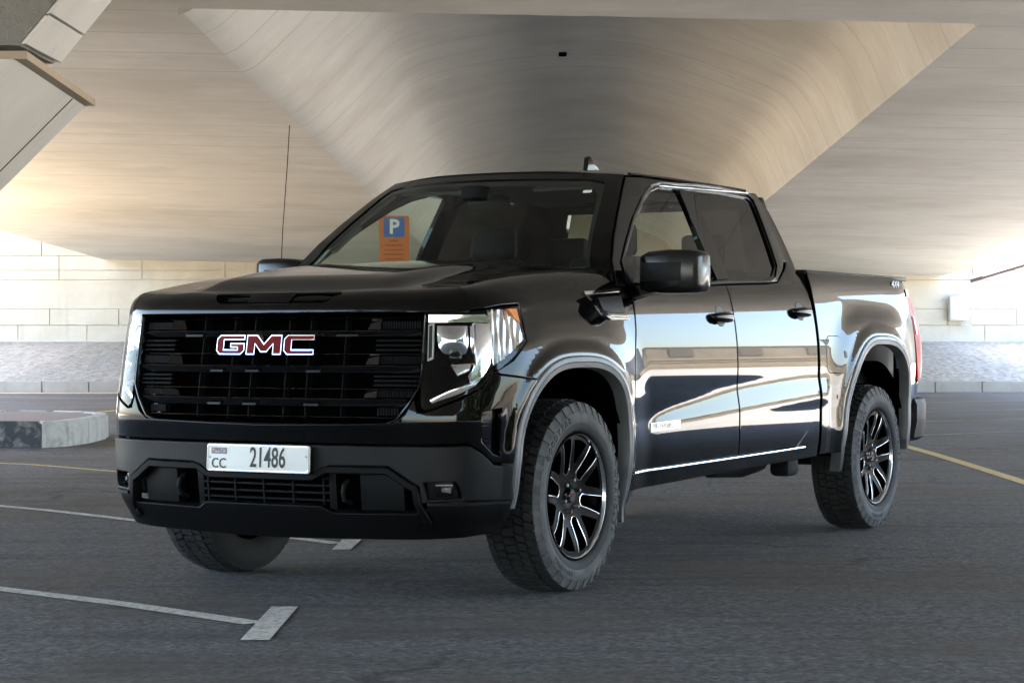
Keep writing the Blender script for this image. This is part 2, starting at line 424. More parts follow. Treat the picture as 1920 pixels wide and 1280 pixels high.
# fender badge (side vent)
def fendo(s,v,o=0.):
    h=.002;a=fend_top(s+h,v)-fend_top(s-h,v);b=fend_top(s,v+h)-fend_top(s,v-h);n_=np.cross(a,b);n_/=np.linalg.norm(n_);return fend_top(s,v)+n_*o
A=Acc()
def bez(A,P,out0,out1,mirror=True,fn=None,bev=None):
    fn=fn or body
    for sg in ((1,-1) if mirror else (1,)):
        bm=bmesh.new();n=len(P);lo=[bm.verts.new(Vector(fn(p[0],p[1],out0))) for p in P];hi=[bm.verts.new(Vector(fn(p[0],p[1],out1))) for p in P]
        bm.faces.new(hi);bm.faces.new(lo[::-1])
        for i in range(n): bm.faces.new((lo[i],lo[(i+1)%n],hi[(i+1)%n],hi[i]))
        if bev: bmesh.ops.bevel(bm,geom=[e for e in bm.edges if e.verts[0] in hi and e.verts[1] in hi],offset=bev,segments=2,profile=.6,affect='EDGES')
        if sg<0:
            for v in bm.verts: v.co.y*=-1
        bmesh.ops.recalc_face_normals(bm,faces=bm.faces[:]);A.bm(bm)
bez(A,[(.13,1.268),(.50,1.275),(.52,1.185),(.34,1.180),(.24,1.205)],-.012,.003,fn=fendo,bev=.002)
fv=A.build('fender_vent',gloss,T)
A=Acc();bez(A,[(.13,1.262),(.13,1.270),(.50,1.277),(.50,1.270)],.0,.009,fn=fendo);bez(A,[(.245,1.216),(.255,1.223),(.32,1.202),(.51,1.203),(.51,1.197),(.315,1.196)],.0,.009,fn=fendo);bez(A,[(.25,1.206),(.26,1.212),(.325,1.190),(.52,1.190),(.52,1.184),(.32,1.184)],.0,.009,fn=fendo)
A.build('vent_trim',chrome,fv)
A=Acc();bez(A,[(.25,1.255),(.49,1.260),(.49,1.215),(.34,1.214),(.27,1.225)],.0,.006,fn=fendo,bev=.002);A.build('vent_badge',satin,fv)
# doors
def dso(s,z): return body(s,z)
door1=[(.524,.44),(.524,.70),(.527,.89),(.555,1.02),(.592,1.135),(.607,1.25),(.612,1.335),(1.0,1.340),(1.727,1.372),(1.722,1.14),(1.722,.9),(1.720,.68),(1.725,.53),(1.725,.506)]
door1=[(.524,.490)]+door1[1:-1]+[(1.725,.514)]
door2=[(1.732,.514),(1.732,1.372),(2.25,1.388),(2.45,1.40),(2.62,1.47),(2.70,1.52),(2.802,1.42),(2.812,1.30),(2.812,.87),(2.80,.78),(2.75,.70),(2.66,.62),(2.54,.55),(2.50,.532)]
d_objs=[]
for nm,P in (('front_door',door1),('rear_door',door2)):
    for sg in (1,-1):
        A=Acc();A.patch(P,dso,.0125,mirror=False)
        if sg<0: A.v=[(a,-b,c) for a,b,c in A.v];A.n=[(a,-b,c) for a,b,c in A.n];A.f=[f[::-1] for f in A.f]
        d=A.build(nm,paint,T);d_objs.append((nm,sg,d))
def doorof(n,sg): return [d for a,b,d in d_objs if a==n and b==sg][0]
# rocker + cab lower corner
A=Acc();A.patch([(.50,.40),(.505,.482),(1.7,.506),(2.49,.523),(2.52,.537),(2.64,.61),(2.735,.695),(2.785,.78),(2.80,.87),(2.80,1.0),(2.822,1.0),(2.822,.46),(1.7,.44)],lambda s,z: body(s,z,-.004),.03)
A.build('rocker_panel',paint,T)
A=Acc()
for sg in (1,-1): A.tube([Vector(body(s,.487+.0165*(s-.54),.004))*1 if sg>0 else Vector(body(s,.487+.0165*(s-.54),.004)*[1,-1,1]) for s in np.linspace(.55,2.60,24)],.0045,6)
A.build('sill_trim',chrome,T)
# cab upper side
def cabz(z): return min(z,1.93)
def Fx(z): # front edge of the A-pillar in side view (x)
    return np.interp(z,[1.30,1.38,1.458,1.575,1.692,1.80,1.86,1.90],[-.46,-.50,-.545,-.665,-.815,-.965,-1.055,-1.125])
def cs(s,z):
    p=body(min(s,2.83),z);p[0]-=max(0,s-2.83)
    if s>2.5: p[1]-=.02*sm(2.5,2.85,s)
    return p
RE=1.895
fw=[(.655,1.455),(.640,1.40),(.665,1.366),(.80,1.358),(1.30,1.375),(1.63,1.392),(1.625,1.60),(1.645,1.848),(1.62,1.856),(1.45,1.855),(1.32,1.828),(1.18,1.774),(.97,1.662),(.796,1.547)]
rw=[(1.80,1.400),(2.32,1.416),(2.42,1.440),(2.505,1.49),(2.585,1.845),(2.55,1.862),(2.2,1.872),(1.85,1.868),(1.82,1.83),(1.80,1.65)]
rb=[(2.835,1.437),(2.838,1.52),(2.830,1.66),(2.812,1.80),(2.79,1.85),(2.755,RE)]
top=[(s,RE) for s in (2.6,2.0,1.6,1.3)]
ff=[(-Fx(z),z) for z in (1.885,1.84,1.80,1.75,1.692,1.62,1.575,1.52,1.458,1.40,1.345)]
co=[(.62,1.342),(1.0,1.348),(1.73,1.380),(2.25,1.395),(2.44,1.407),(2.61,1.478),(2.70,1.528),(2.81,1.426),(2.822,1.30),(2.822,1.0),(2.836,1.0)]+rb+top+ff
A=Acc();A.patch(co,cs,.02,holes=[fw,rw]);cab=A.build('cab_frame',paint,T)
# black pillar cover between the side windows and window surrounds
A=Acc();bez(A,[(1.636,1.396),(1.795,1.404),(1.795,1.64),(1.815,1.835),(1.84,1.866),(1.65,1.85),(1.63,1.6)],.001,.006,fn=lambda s,z,o:cs(s,z)+nrm(s)*o);A.build('pillar_cover',gloss,T)
def frame_tube(A,P,r,off,fn,closed=True,n=8):
    for sg in (1,-1):
        pts=[]
        for p in densify(P,.05)[: (None if closed else -1)]:
            q=fn(*p)+np.array([0,1,.35])*off/1.06;pts.append(Vector(q*[1,sg,1]))
        A.tube(pts,r,n,closed)
win_out=[(.635,1.455),(.618,1.40),(.645,1.353),(.80,1.345),(1.30,1.361),(1.70,1.379),(2.33,1.401),(2.44,1.425),(2.53,1.49),(2.612,1.85),(2.56,1.880),(2.2,1.890),(1.9,1.888),(1.62,1.874),(1.44,1.872),(1.31,1.845),(1.165,1.786),(.955,1.675),(.78,1.56)]
A=Acc();frame_tube(A,win_out,.007,.004,cs);A.build('window_trim',dchrome,T)
A=Acc();frame_tube(A,[(1.30,1.848),(1.45,1.872),(1.62,1.877),(1.9,1.890),(2.2,1.893),(2.56,1.882)][:6],.005,.012,cs,closed=False);A.build('drip_trim',chrome,T)
for nm,P,m,pn in (('side_window',fw,sglass,'front_door'),('side_window',rw,tglass,'rear_door')):
    for sg in (1,-1):
        c0=np.mean(np.array(P),0);Q=[tuple(c0+(np.array(p)-c0)*1.02) for p in P]
        A=Acc();A.patch(Q,lambda s,z: cs(s,z)-np.array([0,.012,.0]),.05,thick=0,edge=0,mirror=False)
        if sg<0: A.v=[(a,-b,c) for a,b,c in A.v];A.n=[(a,-b,c) for a,b,c in A.n];A.f=[f[::-1] for f in A.f]
        A.build(nm,m,doorof(pn,sg))
# windscreen surface
def wsf(u,t,off=0.):   # u -1..1 across, t = height z
    z=t;x0=Fx(z);s=-x0;ye_=cs(s,z)[1]-.012;y=u*ye_
    bow=.17*(1-abs(u)**2.3);return np.array([x0+bow+off*.8,y,z+.012*(1-u*u)*sm(1.5,1.9,z)+off*.5])
G=.90
zt=lambda u:1.862
def us(a,b,n): return [a+(b-a)*i/n for i in range(n+1)]
glass=[(u,1.39) for u in us(-G,G,12)]+[(G-.0*k,1.39+(1.855-1.39)*k/8) for k in range(1,8)]+[(u,1.862) for u in us(G,-G,12)]+[(-G,1.862-(1.862-1.39)*k/8) for k in range(1,8)]
A=Acc();A.patch(glass,lambda u,t: wsf(u,t,-.004),.04,thick=0,edge=0,mirror=False,flip=False);A.build('windscreen',wglass,T)
pil=[(G,1.36),(1.0,1.36),(1.0,1.60),(1.0,1.895),(.5,1.905),(0,1.905),(0,1.867),(.80,1.862),(G-.012,1.850),(G,1.83)]
A=Acc();A.patch(pil,lambda u,t: wsf(u,t,.004),.03,thick=.03,edge=0);A.build('windscreen_pillar',paint,T)
frit=[(G-.02,1.39),(G,1.39),(G,1.862),(0,1.862),(0,1.835),(G-.07,1.83),(G-.035,1.78)]
A=Acc();A.patch(frit,lambda u,t: wsf(u,t,-.007),.03,thick=0,edge=0);A.build('windscreen_border',ink,T)
# roof
ZC=pchip([-2.79,-2.6,-2.2,-1.8,-1.4,-1.1,-.9],[1.925,1.948,1.963,1.962,1.948,1.918,1.885])
def roof(u,v):   # v 0 front..1 rear
    au=abs(u);xf=Fx(1.895)+.17*(1-au**2.3);xr=-2.755-.03*(1-u*u);x=xf+(xr-xf)*v
    ye_=cs(max(-x,1.12),RE)[1]
    zc=ZC(x);fz=min(1,v/.10);fz=math.sin(fz*math.pi/2);rz=min(1,(1-v)/.06);rz=math.sin(rz*math.pi/2)
    z=RE+(zc-RE)*(1-au**3.2)*fz*rz+.006*fz*(1-au**6)
    for yy in (.28,): z-=.006*sm(.05,.0,abs(au-yy/.65*1.0))*sm(.1,.2,v)
    return np.array([x,u*ye_,z])
uu=us(-1,1,28)
A=Acc();vs=[];fs=[];nv=40
vv=[0,.008,.016,.03,.045,.06,.08,.10]+us(.13,.94,26)+[.95,.965,.98,.99,1.0]
for v in vv:
    for u in uu: vs.append(roof(u,v))
n=len(uu)
for i in range(len(vv)-1):
    for k in range(n-1): fs.append((i*n+k,(i+1)*n+k,(i+1)*n+k+1,i*n+k+1))
A.raw(vs,fs);A.build('roof',paint,T,ang=60)
A=Acc()
for sg in (1,-1): A.tube([Vector(roof(.955*sg,v))+Vector((0,0,.006)) for v in us(.06,.93,20)],.008,6)
A.build('roof_rail_seam',gloss,T)
# rear cab wall and rear window
A=Acc();A.box((-2.80,0,1.15),(.03,1.74,.60),.01);A.box((-2.79,0,1.86),(.05,1.26,.09),.01)
for sg in (1,-1): A.prism([(.60,1.43),(.83,1.43),(.665,1.88),(.52,1.88)],(-2.775,0,0),(0,sg,0),(0,0,1),(-1,0,0),.04)
A.build('cab_back',paint,T)
A=Acc();A.raw([(-2.79,-.64,1.44),(-2.79,.64,1.44),(-2.79,.54,1.83),(-2.79,-.54,1.83)],[(0,1,2,3)]);A.build('rear_window',rglass,T)
# antenna
def rf(x,y):
    return ZC(x)*1.0
A=Acc()
P=[(-.01,0),(.19,0),(.20,.008),(.065,.100),(.035,.113),(.014,.104)]
for k,(w,hh) in enumerate(((.022,1),)):
    A.prism([(-a,b) for a,b in P],(-1.965,.014,1.964),(1,0,0),(0,0,1),(0,-1,0),.028,.005,3)
A.prism([(-.20,0),(.02,0),(.005,.016),(-.18,.014)],(-2.005,.036,1.958),(1,0,0),(0,0,1),(0,-1,0),.072,.006,3)
A.build('antenna',gloss,T)
# bonnet
def lipfront(q): return fb(q,1.207)
QH=-.79-SC
def hood(u,v):
    au=abs(u);s=SC+au*QH
    x,y,nx,ny=plan(s)
    if u<0:sg=-1
    else: sg=1
    l=body(s,1.207);ah=.10 if True else 0
    aa=.085+(.0 if au<.85 else 0)
    e=fend_top(-.79,VTOP)if False else None
    # rear and side reference
    ytop=.79*au
    a=.11*(1-.0*au)
    xr=l[0]-nx*a;
    kk=sm(.80,1.0,au)
    xr=xr*(1-kk)+(EDGE0[0])*kk if True else xr
    if v<.2:
        th=v/.2*math.pi/2
        X=l[0]+(xr-l[0])*(1-math.cos(th));Y=l[1]+(ytop-l[1])*(1-math.cos(th));zt_=hz(xr,ytop);Z=1.207+(zt_-1.207)*math.sin(th)
        # blend to the rising surface slope
        return np.array([X,Y*sg,Z])
    w=(v-.2)/.8
    xb=-.42+.20*(1-au**2.2)
    X=xr+(xb-xr)*w;Z=hz(X,ytop)
    Z+= .0
    return np.array([X,ytop*sg,Z])
p1=body(-.79,1.19);x_,y_,nx_,ny_=plan(-.79);EDGE0=np.array([p1[0]-nx_*(p1[1]-.79)/max(ny_,.62),.79])
slotc=[(.03,.085),(.03,.15),(.16,.15),(.215,.15),(.36,.13),(.34,.085)]
slot=[(.115,.092),(.10,.125),(.13,.145),(.285,.142),(.34,.135),(.31,.10),(.27,.092)]
hout=[(0,0)]+[(u,0) for u in us(.05,.995,18)]+[(1,.0),(1,.05),(1,.1),(1,.15),(1,.2)]+[(1,v) for v in us(.23,1,25)]+[(u,1) for u in us(.95,0.0,18)]
A=Acc()
un=us(-1,1,72);vn=[0,.012,.025,.04,.055,.07,.085,.1,.115,.13,.145,.16,.18,.2]+us(.215,1,44)
def cut(u,v): return False
vs=[hood(u,v) for v in vn for u in un];n=len(un);fs=[]
for i in range(len(vn)-1):
    for k in range(n-1): fs.append((i*n+k,(i+1)*n+k,(i+1)*n+k+1,i*n+k+1))
A.raw(vs,fs)
e0=[hood(u,0) for u in un];e1=[p+np.array([-.04,0,-.004]) for p in e0];n=len(un)
A.raw(e0+e1,[(k,k+1,n+k+1,n+k) for k in range(n-1)])
hd=A.build('bonnet',paint,T,ang=50)
# bonnet scoop: a dark slot with a raised bridge
def hoodo(u,v,o):
    h=.002;p=hood(u,v);a=hood(u+h,v)-hood(u-h,v);b=hood(u,min(v+h,1))-hood(u,max(v-h,0));n_=np.cross(b,a) if True else 0
    n_=np.cross(a,b);n_/=np.linalg.norm(n_)
    if n_[2]<0:n_=-n_
    return p+n_*o
A=Acc()
for sg in (1,-1): bez(A,[(sg*.075,.062),(sg*.275,.062),(sg*.30,.075),(sg*.35,.125),(sg*.095,.125)],-.004,.0025,mirror=False,fn=hoodo)
A.build('bonnet_scoop',dark,hd)
A=Acc()
bez(A,[(-.37,.136),(.37,.136),(.34,.124),(-.34,.124)],-.003,.008,mirror=False,fn=hoodo,bev=.002)
bez(A,[(-.11,.058),(.11,.058),(.13,.130),(-.13,.130)],-.003,.012,mirror=False,fn=hoodo,bev=.003)
A.build('scoop_bridge',paint,hd)
# cowl and wipers
A=Acc();A.raw([wsf(u,1.385)+np.array([.12,0,-.03]) for u in us(-1,1,20)]+[wsf(u,1.43)+np.array([-.01,0,0]) for u in us(-1,1,20)],[(k,k+1,22+k,21+k) for k in range(20)]);A.build('cowl',intr,T)
for a,b in ((-.62,.02),(.02,.70)):
    A=Acc();A.tube([wsf(a+(b-a)*k/8,1.415+.012*k/8,.012)for k in range(9)],.008,5);A.build('wiper',intr,T)
# ---- bed
ar=arc('r');ar_=[p for p in ar if p[1]>.47]
k0=[i for i,p in enumerate(ar) if p[1]>.37]
bedo=[(2.848,.47),(2.848,1.0),(2.852,1.43),(2.86,1.462),(2.90,1.470),(3.5,1.474),(4.35,1.478),(4.42,1.470),(4.50,1.44),(4.52,1.36),(4.47,1.30),(4.46,1.1),(4.455,.80),(4.44,.62),(4.38,.47)]+[p for p in arc('r')[::-1] if p[1]>.47]+[(3.15,.47)]
A=Acc();A.patch(bedo,dso,.02);bed=A.build('bed_side',paint,T)
A=Acc()   # rail top, inner wall, floor, front wall
for sg in (1,-1):
    A.box((-3.68,.865*sg,1.468),(1.66,.075,.025),.008);A.box((-3.68,.80*sg,1.15),(1.66,.03,.62))
A.box((-3.7,0,.86),(1.66,1.6,.03));A.box((-2.87,0,1.15),(.03,1.78,.64));A.build('bed_liner',satin,T)
A=Acc();bez(A,[(2.86,1.462),(4.44,1.470),(4.44,1.482),(2.86,1.478)],-.03,.003);A.build('bed_rail_cap',satin,T)
A=Acc()
# fuel door
def rr(cx,cy,w,h,r,n=5):
    o=[]
    for (sx,sy,a0) in ((1,1,0),(-1,1,90),(-1,-1,180),(1,-1,270)):
        for k in range(n+1):
            a=R_(a0+90*k/n);o.append((cx+sx*(w-r)+r*math.cos(a),cy+sy*(h-r)+r*math.sin(a)))
    return o
FD=rr(3.055,1.015,.115,.105,.055)
A=Acc();A.patch(FD,lambda s,z: body(s,z,.003),.025,thick=.004,edge=.006,mirror=False);fdr=A.build('fuel_door',paint,bed)
A=Acc();bez(A,[(3.165,1.0),(3.19,.995),(3.19,1.03),(3.165,1.035)],0,.006,mirror=False);A.build('fuel_door_notch',ink,fdr)
# tailgate
A=Acc()
tg=lambda y,z: np.array([-4.66-.10*0+ -.02*(1-(y/.8)**2)-.05*sm(1.2,1.46,z)*-.0,y,z])
A.box((-4.70,0,1.10),(.06,1.56,.70),.02);A.box((-4.715,0,1.445),(.08,1.56,.05),.015);A.build('tailgate',paint,T)
# tail lights
A=Acc();TL=[(4.45,1.355),(4.53,1.36),(4.60,1.34),(4.66,1.30),(4.70,1.10),(4.68,.93),(4.60,.86),(4.53,.84),(4.50,.95),(4.485,1.12),(4.475,1.29)]
A.patch(TL,lambda s,z: body(s,z,.012*sm(4.47,4.6,s)),.02,thick=.03)
tl_=A.build('tail_light',redl,T)
A=Acc();bez(A,[(4.49,1.24),(4.54,1.24),(4.55,1.13),(4.50,1.13)],-.004,.008);A.build('tail_light_reverse_lens',white,tl_)
A=Acc();bez(A,[(4.43,1.36),(4.60,1.37),(4.60,1.41),(4.44,1.405)],-.01,.006);A.build('tail_corner_cap',paint,T)
# rear corner skin behind the arch and the bumper
A=Acc();A.patch([(4.465,1.10),(4.478,1.0),(4.50,.85),(4.56,.83),(4.62,.85),(4.75,.90),(4.9,.92),(5.3,.92),(5.3,.70),(4.46,.70)],lambda s,z: body(s,z,-.004),.03);A.build('rear_corner_panel',paint,T)
A=Acc()
PB=[(-4.46,.985),(-4.62,.975),(-4.78,.93),(-4.88,.84),(-4.90,.5),(-4.91,0)]
PB=[tuple(p) for p in catmull(PB,5)];PB=PB+[(x,-y) for x,y in PB[::-1][1:]]
secs=[]
for x,y in PB:
    k=Vector((x+4.5,y,0));d=Vector((-.25 if abs(y)<.85 else -.05,0 if abs(y)<.85 else math.copysign(.12,y),0))
    d=Vector((x+4.2,y*.35,0)).normalized()
    secs.append([Vector((x,y,z))-d*o for z,o in ((.48,.06),(.50,.02),(.60,.0),(.70,.0),(.735,.015),(.745,.09),(.48,.10))])
A.strip(secs);A.build('rear_bumper',valm,T,ang=40)
A=Acc();A.tube([(-4.9,.80,.755),(-4.90,.5,.752),(-4.91,0,.752),(-4.9,-.5,.752),(-4.9,-.8,.755)],.012,8);A.box((-5.0,0,.50),(.20,.07,.07),.01);A.build('tow_hitch',dchrome,T)
# ---- arch trims
def archtrim(k,wd):
    P=[(-p[0],p[1]) for p in ARCC[k]];c=(-.02,.52) if k=='f' else (3.71,.6)
    return P
for k in 'fr':
    P=archtrim(k,.06);n=len(P);Q=np.array(P);tg_=np.gradient(Q,axis=0);tg_/=np.hypot(*tg_.T)[:,None];nn=np.stack([tg_[:,1],-tg_[:,0]],1)
    c=np.array([-.02,.5] if k=='f' else [3.71,.6])
    if ((c-Q[n//2])@nn[n//2])<0: nn=-nn
    for sg in (1,-1):
        A=Acc();secs=[]
        for i in range(n):
            f_=i/(n-1);w=.050
            e=min(f_,1-f_);w*=min(1,.55+e*6)
            if k=='f' and f_<.08: w=.045
            if k=='r' and f_<.12: w=.050*min(1,.2+f_*9)
            q=lambda d: tuple(Q[i]+nn[i]*d)
            s0=Q[i];b=lambda d,o:(lambda s,z: np.array(body(s,z)))(*q(0))+np.array([-(nn[i][0]*d),0,nn[i][1]*d])+np.array([0,o,0])
            secs.append([Vector(p*np.array([1,sg,1])) for p in (b(-.004,-.016),b(-.004,.002),b(.003,.008),b(w*.42,.012),b(w*.46,.008),b(w*.50,.012),b(w*.92,.009),b(w,.0),b(w,-.05),b(0,-.06))])
        A.strip(secs);A.build('wheel_arch_trim',archm,T,ang=25)
# wheel wells
for cx in (.03,-3.72):
    for sg in (1,-1):
        A=Acc();A.lathe([(.515,0),(.515,-.42)],40,(cx,.985*sg if sg>0 else -.985+.42,.46),R_(-2),R_(182));
        A.lathe([(.02,0),(.51,0)],40,(cx,.56*sg,.46),R_(0),R_(180));A.build('wheel_well',dark,T)
# ---- front end
lamp=[(-1.026,1.217),(-.791,1.210),(-.70,1.213),(-.613,1.225),(-.485,1.234),(-.482,1.153),(-.486,1.087),(-.590,1.014),(-.690,.956),(-.752,.905),(-.86,.86),(-1.01,.806),(-1.03,.82),(-1.036,.914)]
# upper fascia under the grille and around the lamps
PT=[(-1.787,.668),(-1.141,.668),(-.916,.670),(-.823,.672),(-.76,.64),(-.701,.592),(-.60,.585),(-.600,.60)]
af2=[p for p in AFL[:isp] if p[1]>.60]
fasc=PT[:-1]+af2+[(AFL[isp][0],AFL[isp][1]-.001),(-.702,.9545),(-.755,.896),(-.863,.850),(-1.012,.797),(-1.045,.80),(-1.06,.855),(-1.10,.79),(-1.15,.755),(-1.787,.742)]
vent=[(-.758,.800),(-.70,.808),(-.66,.812),(-.665,.62),(-.70,.63),(-.757,.68)]
A=Acc();A.patch(symo(fasc),lambda q,z: fb(q,z,.004),.018,holes=symh(vent),mirror=False);fas=A.build('front_fascia',paint,T)
A=Acc();A.patch(vent,lambda s,z: body(s,z,-.03),.03,thick=0,edge=0)
for k in range(8): bez(A,[(-.750,.682+.014*k),(-.70,.668+.017*k),(-.70,.673+.017*k),(-.750,.687+.014*k)],-.028,-.014)
A.build('bumper_vent',gloss,fas)
# grille
GR=[(-1.787,1.197),(-1.034,1.194),(-1.040,.978),(-1.046,.905),(-1.085,.845),(-1.142,.770),(-1.25,.757),(-1.787,.750)]
def gend(z): return np.interp(z,[.75,.770,.845,.905,.978,1.2],[.50,.640,.700,.738,.744,.750])
grille=None
A=Acc();A.patch(symo(GR),lambda q,z: fb(q,z,-.095),.05,thick=0,edge=0,mirror=False);grille=A.build('grille',dark,T)
def bar(A,za,zb,o0,o1,qa=None,qb=None,n=40,zc=None):
    ze=(za+zb)/2;e=gend(ze)-.004;qa=-e if qa is None else qa;qb=e if qb is None else qb;secs=[]
    for i in range(n+1):
        q=qa+(qb-qa)*i/n;h=zb-za
        secs.append([Vector(fb(q,z,o)) for z,o in ((za,o0),(za,o1-.016),(za+h*.12,o1-.012),(zb-.006,o1),(zb-.002,o1-.003),(zb,o1-.012),(zb,o0))])
    A.strip(secs)
pz=lambda y: CZ+(640-y)/4143.9*8.97
def yz(Y): return pz(480+Y/4.)   # rows measured on the photograph
bars_thick=[(552,606),(818,880),(1068,1134)]
bars_thin=[(462,480),(728,744),(992,1006),(1205,1222)]
for a,b in bars_thick:
    A=Acc();bar(A,yz(b),yz(a),-.07,-.012);A.build('grille_bar',gloss,grille,ang=25)
for a,b in bars_thin:
    A=Acc();bar(A,yz(b),yz(a),-.07,-.018);A.build('grille_bar',gloss,grille,ang=25)
# vertical ribs behind the bars, seen through the gaps
A=Acc()
for q in (-.455,-.335,-.255,-.125,-.04,.04+.06,.23,.345,.455):
    pass
for q in (-.375,-.20,-.09,.09,.20,.375):
    A.strip([[Vector(fb(q+dq,z,o)) for dq,o in ((-.0022,-.085),(-.0022,-.045),(.0022,-.045),(.0022,-.085))] for z in us(.765,1.19,6)])
A.build('grille_rib',intr,grille)
# accents on the thick bars
A=Acc()
for a,b in bars_thick:
    zb=yz(b)+.002
    for q in ((-.25,.25,-.06) if b!=606 else (-.40,.40)):
        w=.035
        if b==606: w=.05
        A.strip([[Vector(fb(q+k*w,z,o)) for z,o in ((zb,-.02),(zb,-.008),(zb+.009,-.008),(zb+.009,-.02))] for k in (-1,0,1)])
A.build('grille_accent',satin,grille)
# shutter wedges and mesh panels at both ends
A=Acc()
for sg in (1,-1):
    for a,b in ((470,552),(735,818),(1000,1068)):
        z0,z1=yz(b),yz(a);q0=.50
        P=[(q0,z1-.002),(q0+.05,z1-.002),(q0+.05,z0+.002),(q0-.020,z0+.002)]
        bm=bmesh.new();lo=[bm.verts.new(Vector(fb(p[0]*sg,p[1],-.06))) for p in P];hi=[bm.verts.new(Vector(fb(p[0]*sg,p[1],o))) for p,o in zip(P,(-.040,-.026,-.020,-.040))]
        bm.faces.new(hi)
        for i in range(4): bm.faces.new((lo[i],lo[(i+1)%4],hi[(i+1)%4],hi[i]))
        bmesh.ops.recalc_face_normals(bm,faces=bm.faces[:]);A.bm(bm)
A.build('grille_wedge',gloss,grille)
for sg in (1,-1):
    A=Acc()
    for a,b in ((484,548),(612,726),(748,814),(884,990),(1010,1064),(1138,1200)):
        z0,z1=yz(b)+.002,yz(a)-.002;nq=15
        if b-a<90:
            for k in range(nq):
                q=.556+k*.0125
                if q>gend((z0+z1)/2)-.01: break
                A.strip([[Vector(fb((q+dq)*sg,z,o)) for dq,o in ((-.0035,-.06),(-.0035,-.030),(.0035,-.030),(.0035,-.06))] for z in (z0,(z0+z1)/2,z1)])
        else:
            for k in range(3):
                z=z0+(z1-z0)*(k+.5)/3;e=gend(z)-.01
                A.strip([[Vector(fb((.53+(e-.53)*j/4)*sg,z+dz,o)) for dz,o in ((-.0045,-.05),(-.0045,-.026),(.0045,-.030),(.0045,-.05))] for j in range(5)])
    A.build('grille_mesh',intr,grille)
# grille surround
A=Acc()
path=[(gend(z)+.002,z) for z in (1.195,1.10,1.0,.94,.905,.875,.845,.80,.772)]+[(.60,.757),(.5,.752),(.25,.750),(0,.750)]
path=path+[(-q,z) for q,z in path[::-1][1:]]
secs=[]
Q=np.array(path);tt=np.gradient(Q,axis=0);tt/=np.hypot(*tt.T)[:,None]
for i,(q,z) in enumerate(path):
    nx_,nz_=tt[i][1]*-1,tt[i][0]   # outward of the loop
    if q*nx_+(z-.95)*nz_<0: nx_,nz_=-nx_,-nz_
    b=lambda d,o: Vector(fb(q+nx_*d,z+nz_*d,o))
    secs.append([b(-.002,-.07),b(-.002,-.010),b(.003,-.002),b(.008,-.002),b(.012,-.008),b(.012,-.03)])
A.strip(secs);A.build('grille_surround',gloss,grille,ang=40)
A=Acc();bar(A,1.196,1.205,-.06,-.006,-.76,.76,60);A.build('bonnet_lip_trim',gloss,T)
# emblem letters
def letter(P,x0,w,h,zc):
    return [(x0+p[0]*w,zc+p[1]*h) for p in P]
LG=[(0,.2),(0,.8),(.12,1),(1,1),(1,.74),(.26,.74),(.26,.26),(.76,.26),(.76,.36),(.5,.36),(.5,.58),(1,.58),(1,.2),(.88,0),(.12,0)]
LM=[(0,0),(0,1),(.30,1),(.5,.55),(.70,1),(1,1),(1,0),(.76,0),(.76,.55),(.58,.12),(.42,.12),(.24,.55),(.24,0)]
LC=[(0,.2),(0,.8),(.12,1),(1,1),(1,.74),(.26,.74),(.26,.26),(1,.26),(1,0),(.12,0)]
em=empty('emblem',parent=grille)
LL=[(LG,-.252,.150),(LM,-.090,.180),(LC,.102,.150)]
for P,q0,w in LL:
    P=letter(P,q0,w,.082,1.032)
    P=[(-(-p[0]),p[1]) for p in P]
    A=Acc();bez(A,P if True else 0,-.05,.004,mirror=False,fn=fb);lt=A.build('emblem_letter',chrome,em)
    c=ringoff(dedup(P) if area(P)>0 else dedup(P)[::-1],.0042)
    A=Acc();bez(A,c,.0,.0065,mirror=False,fn=fb);A.build('letter_face',redm,lt)
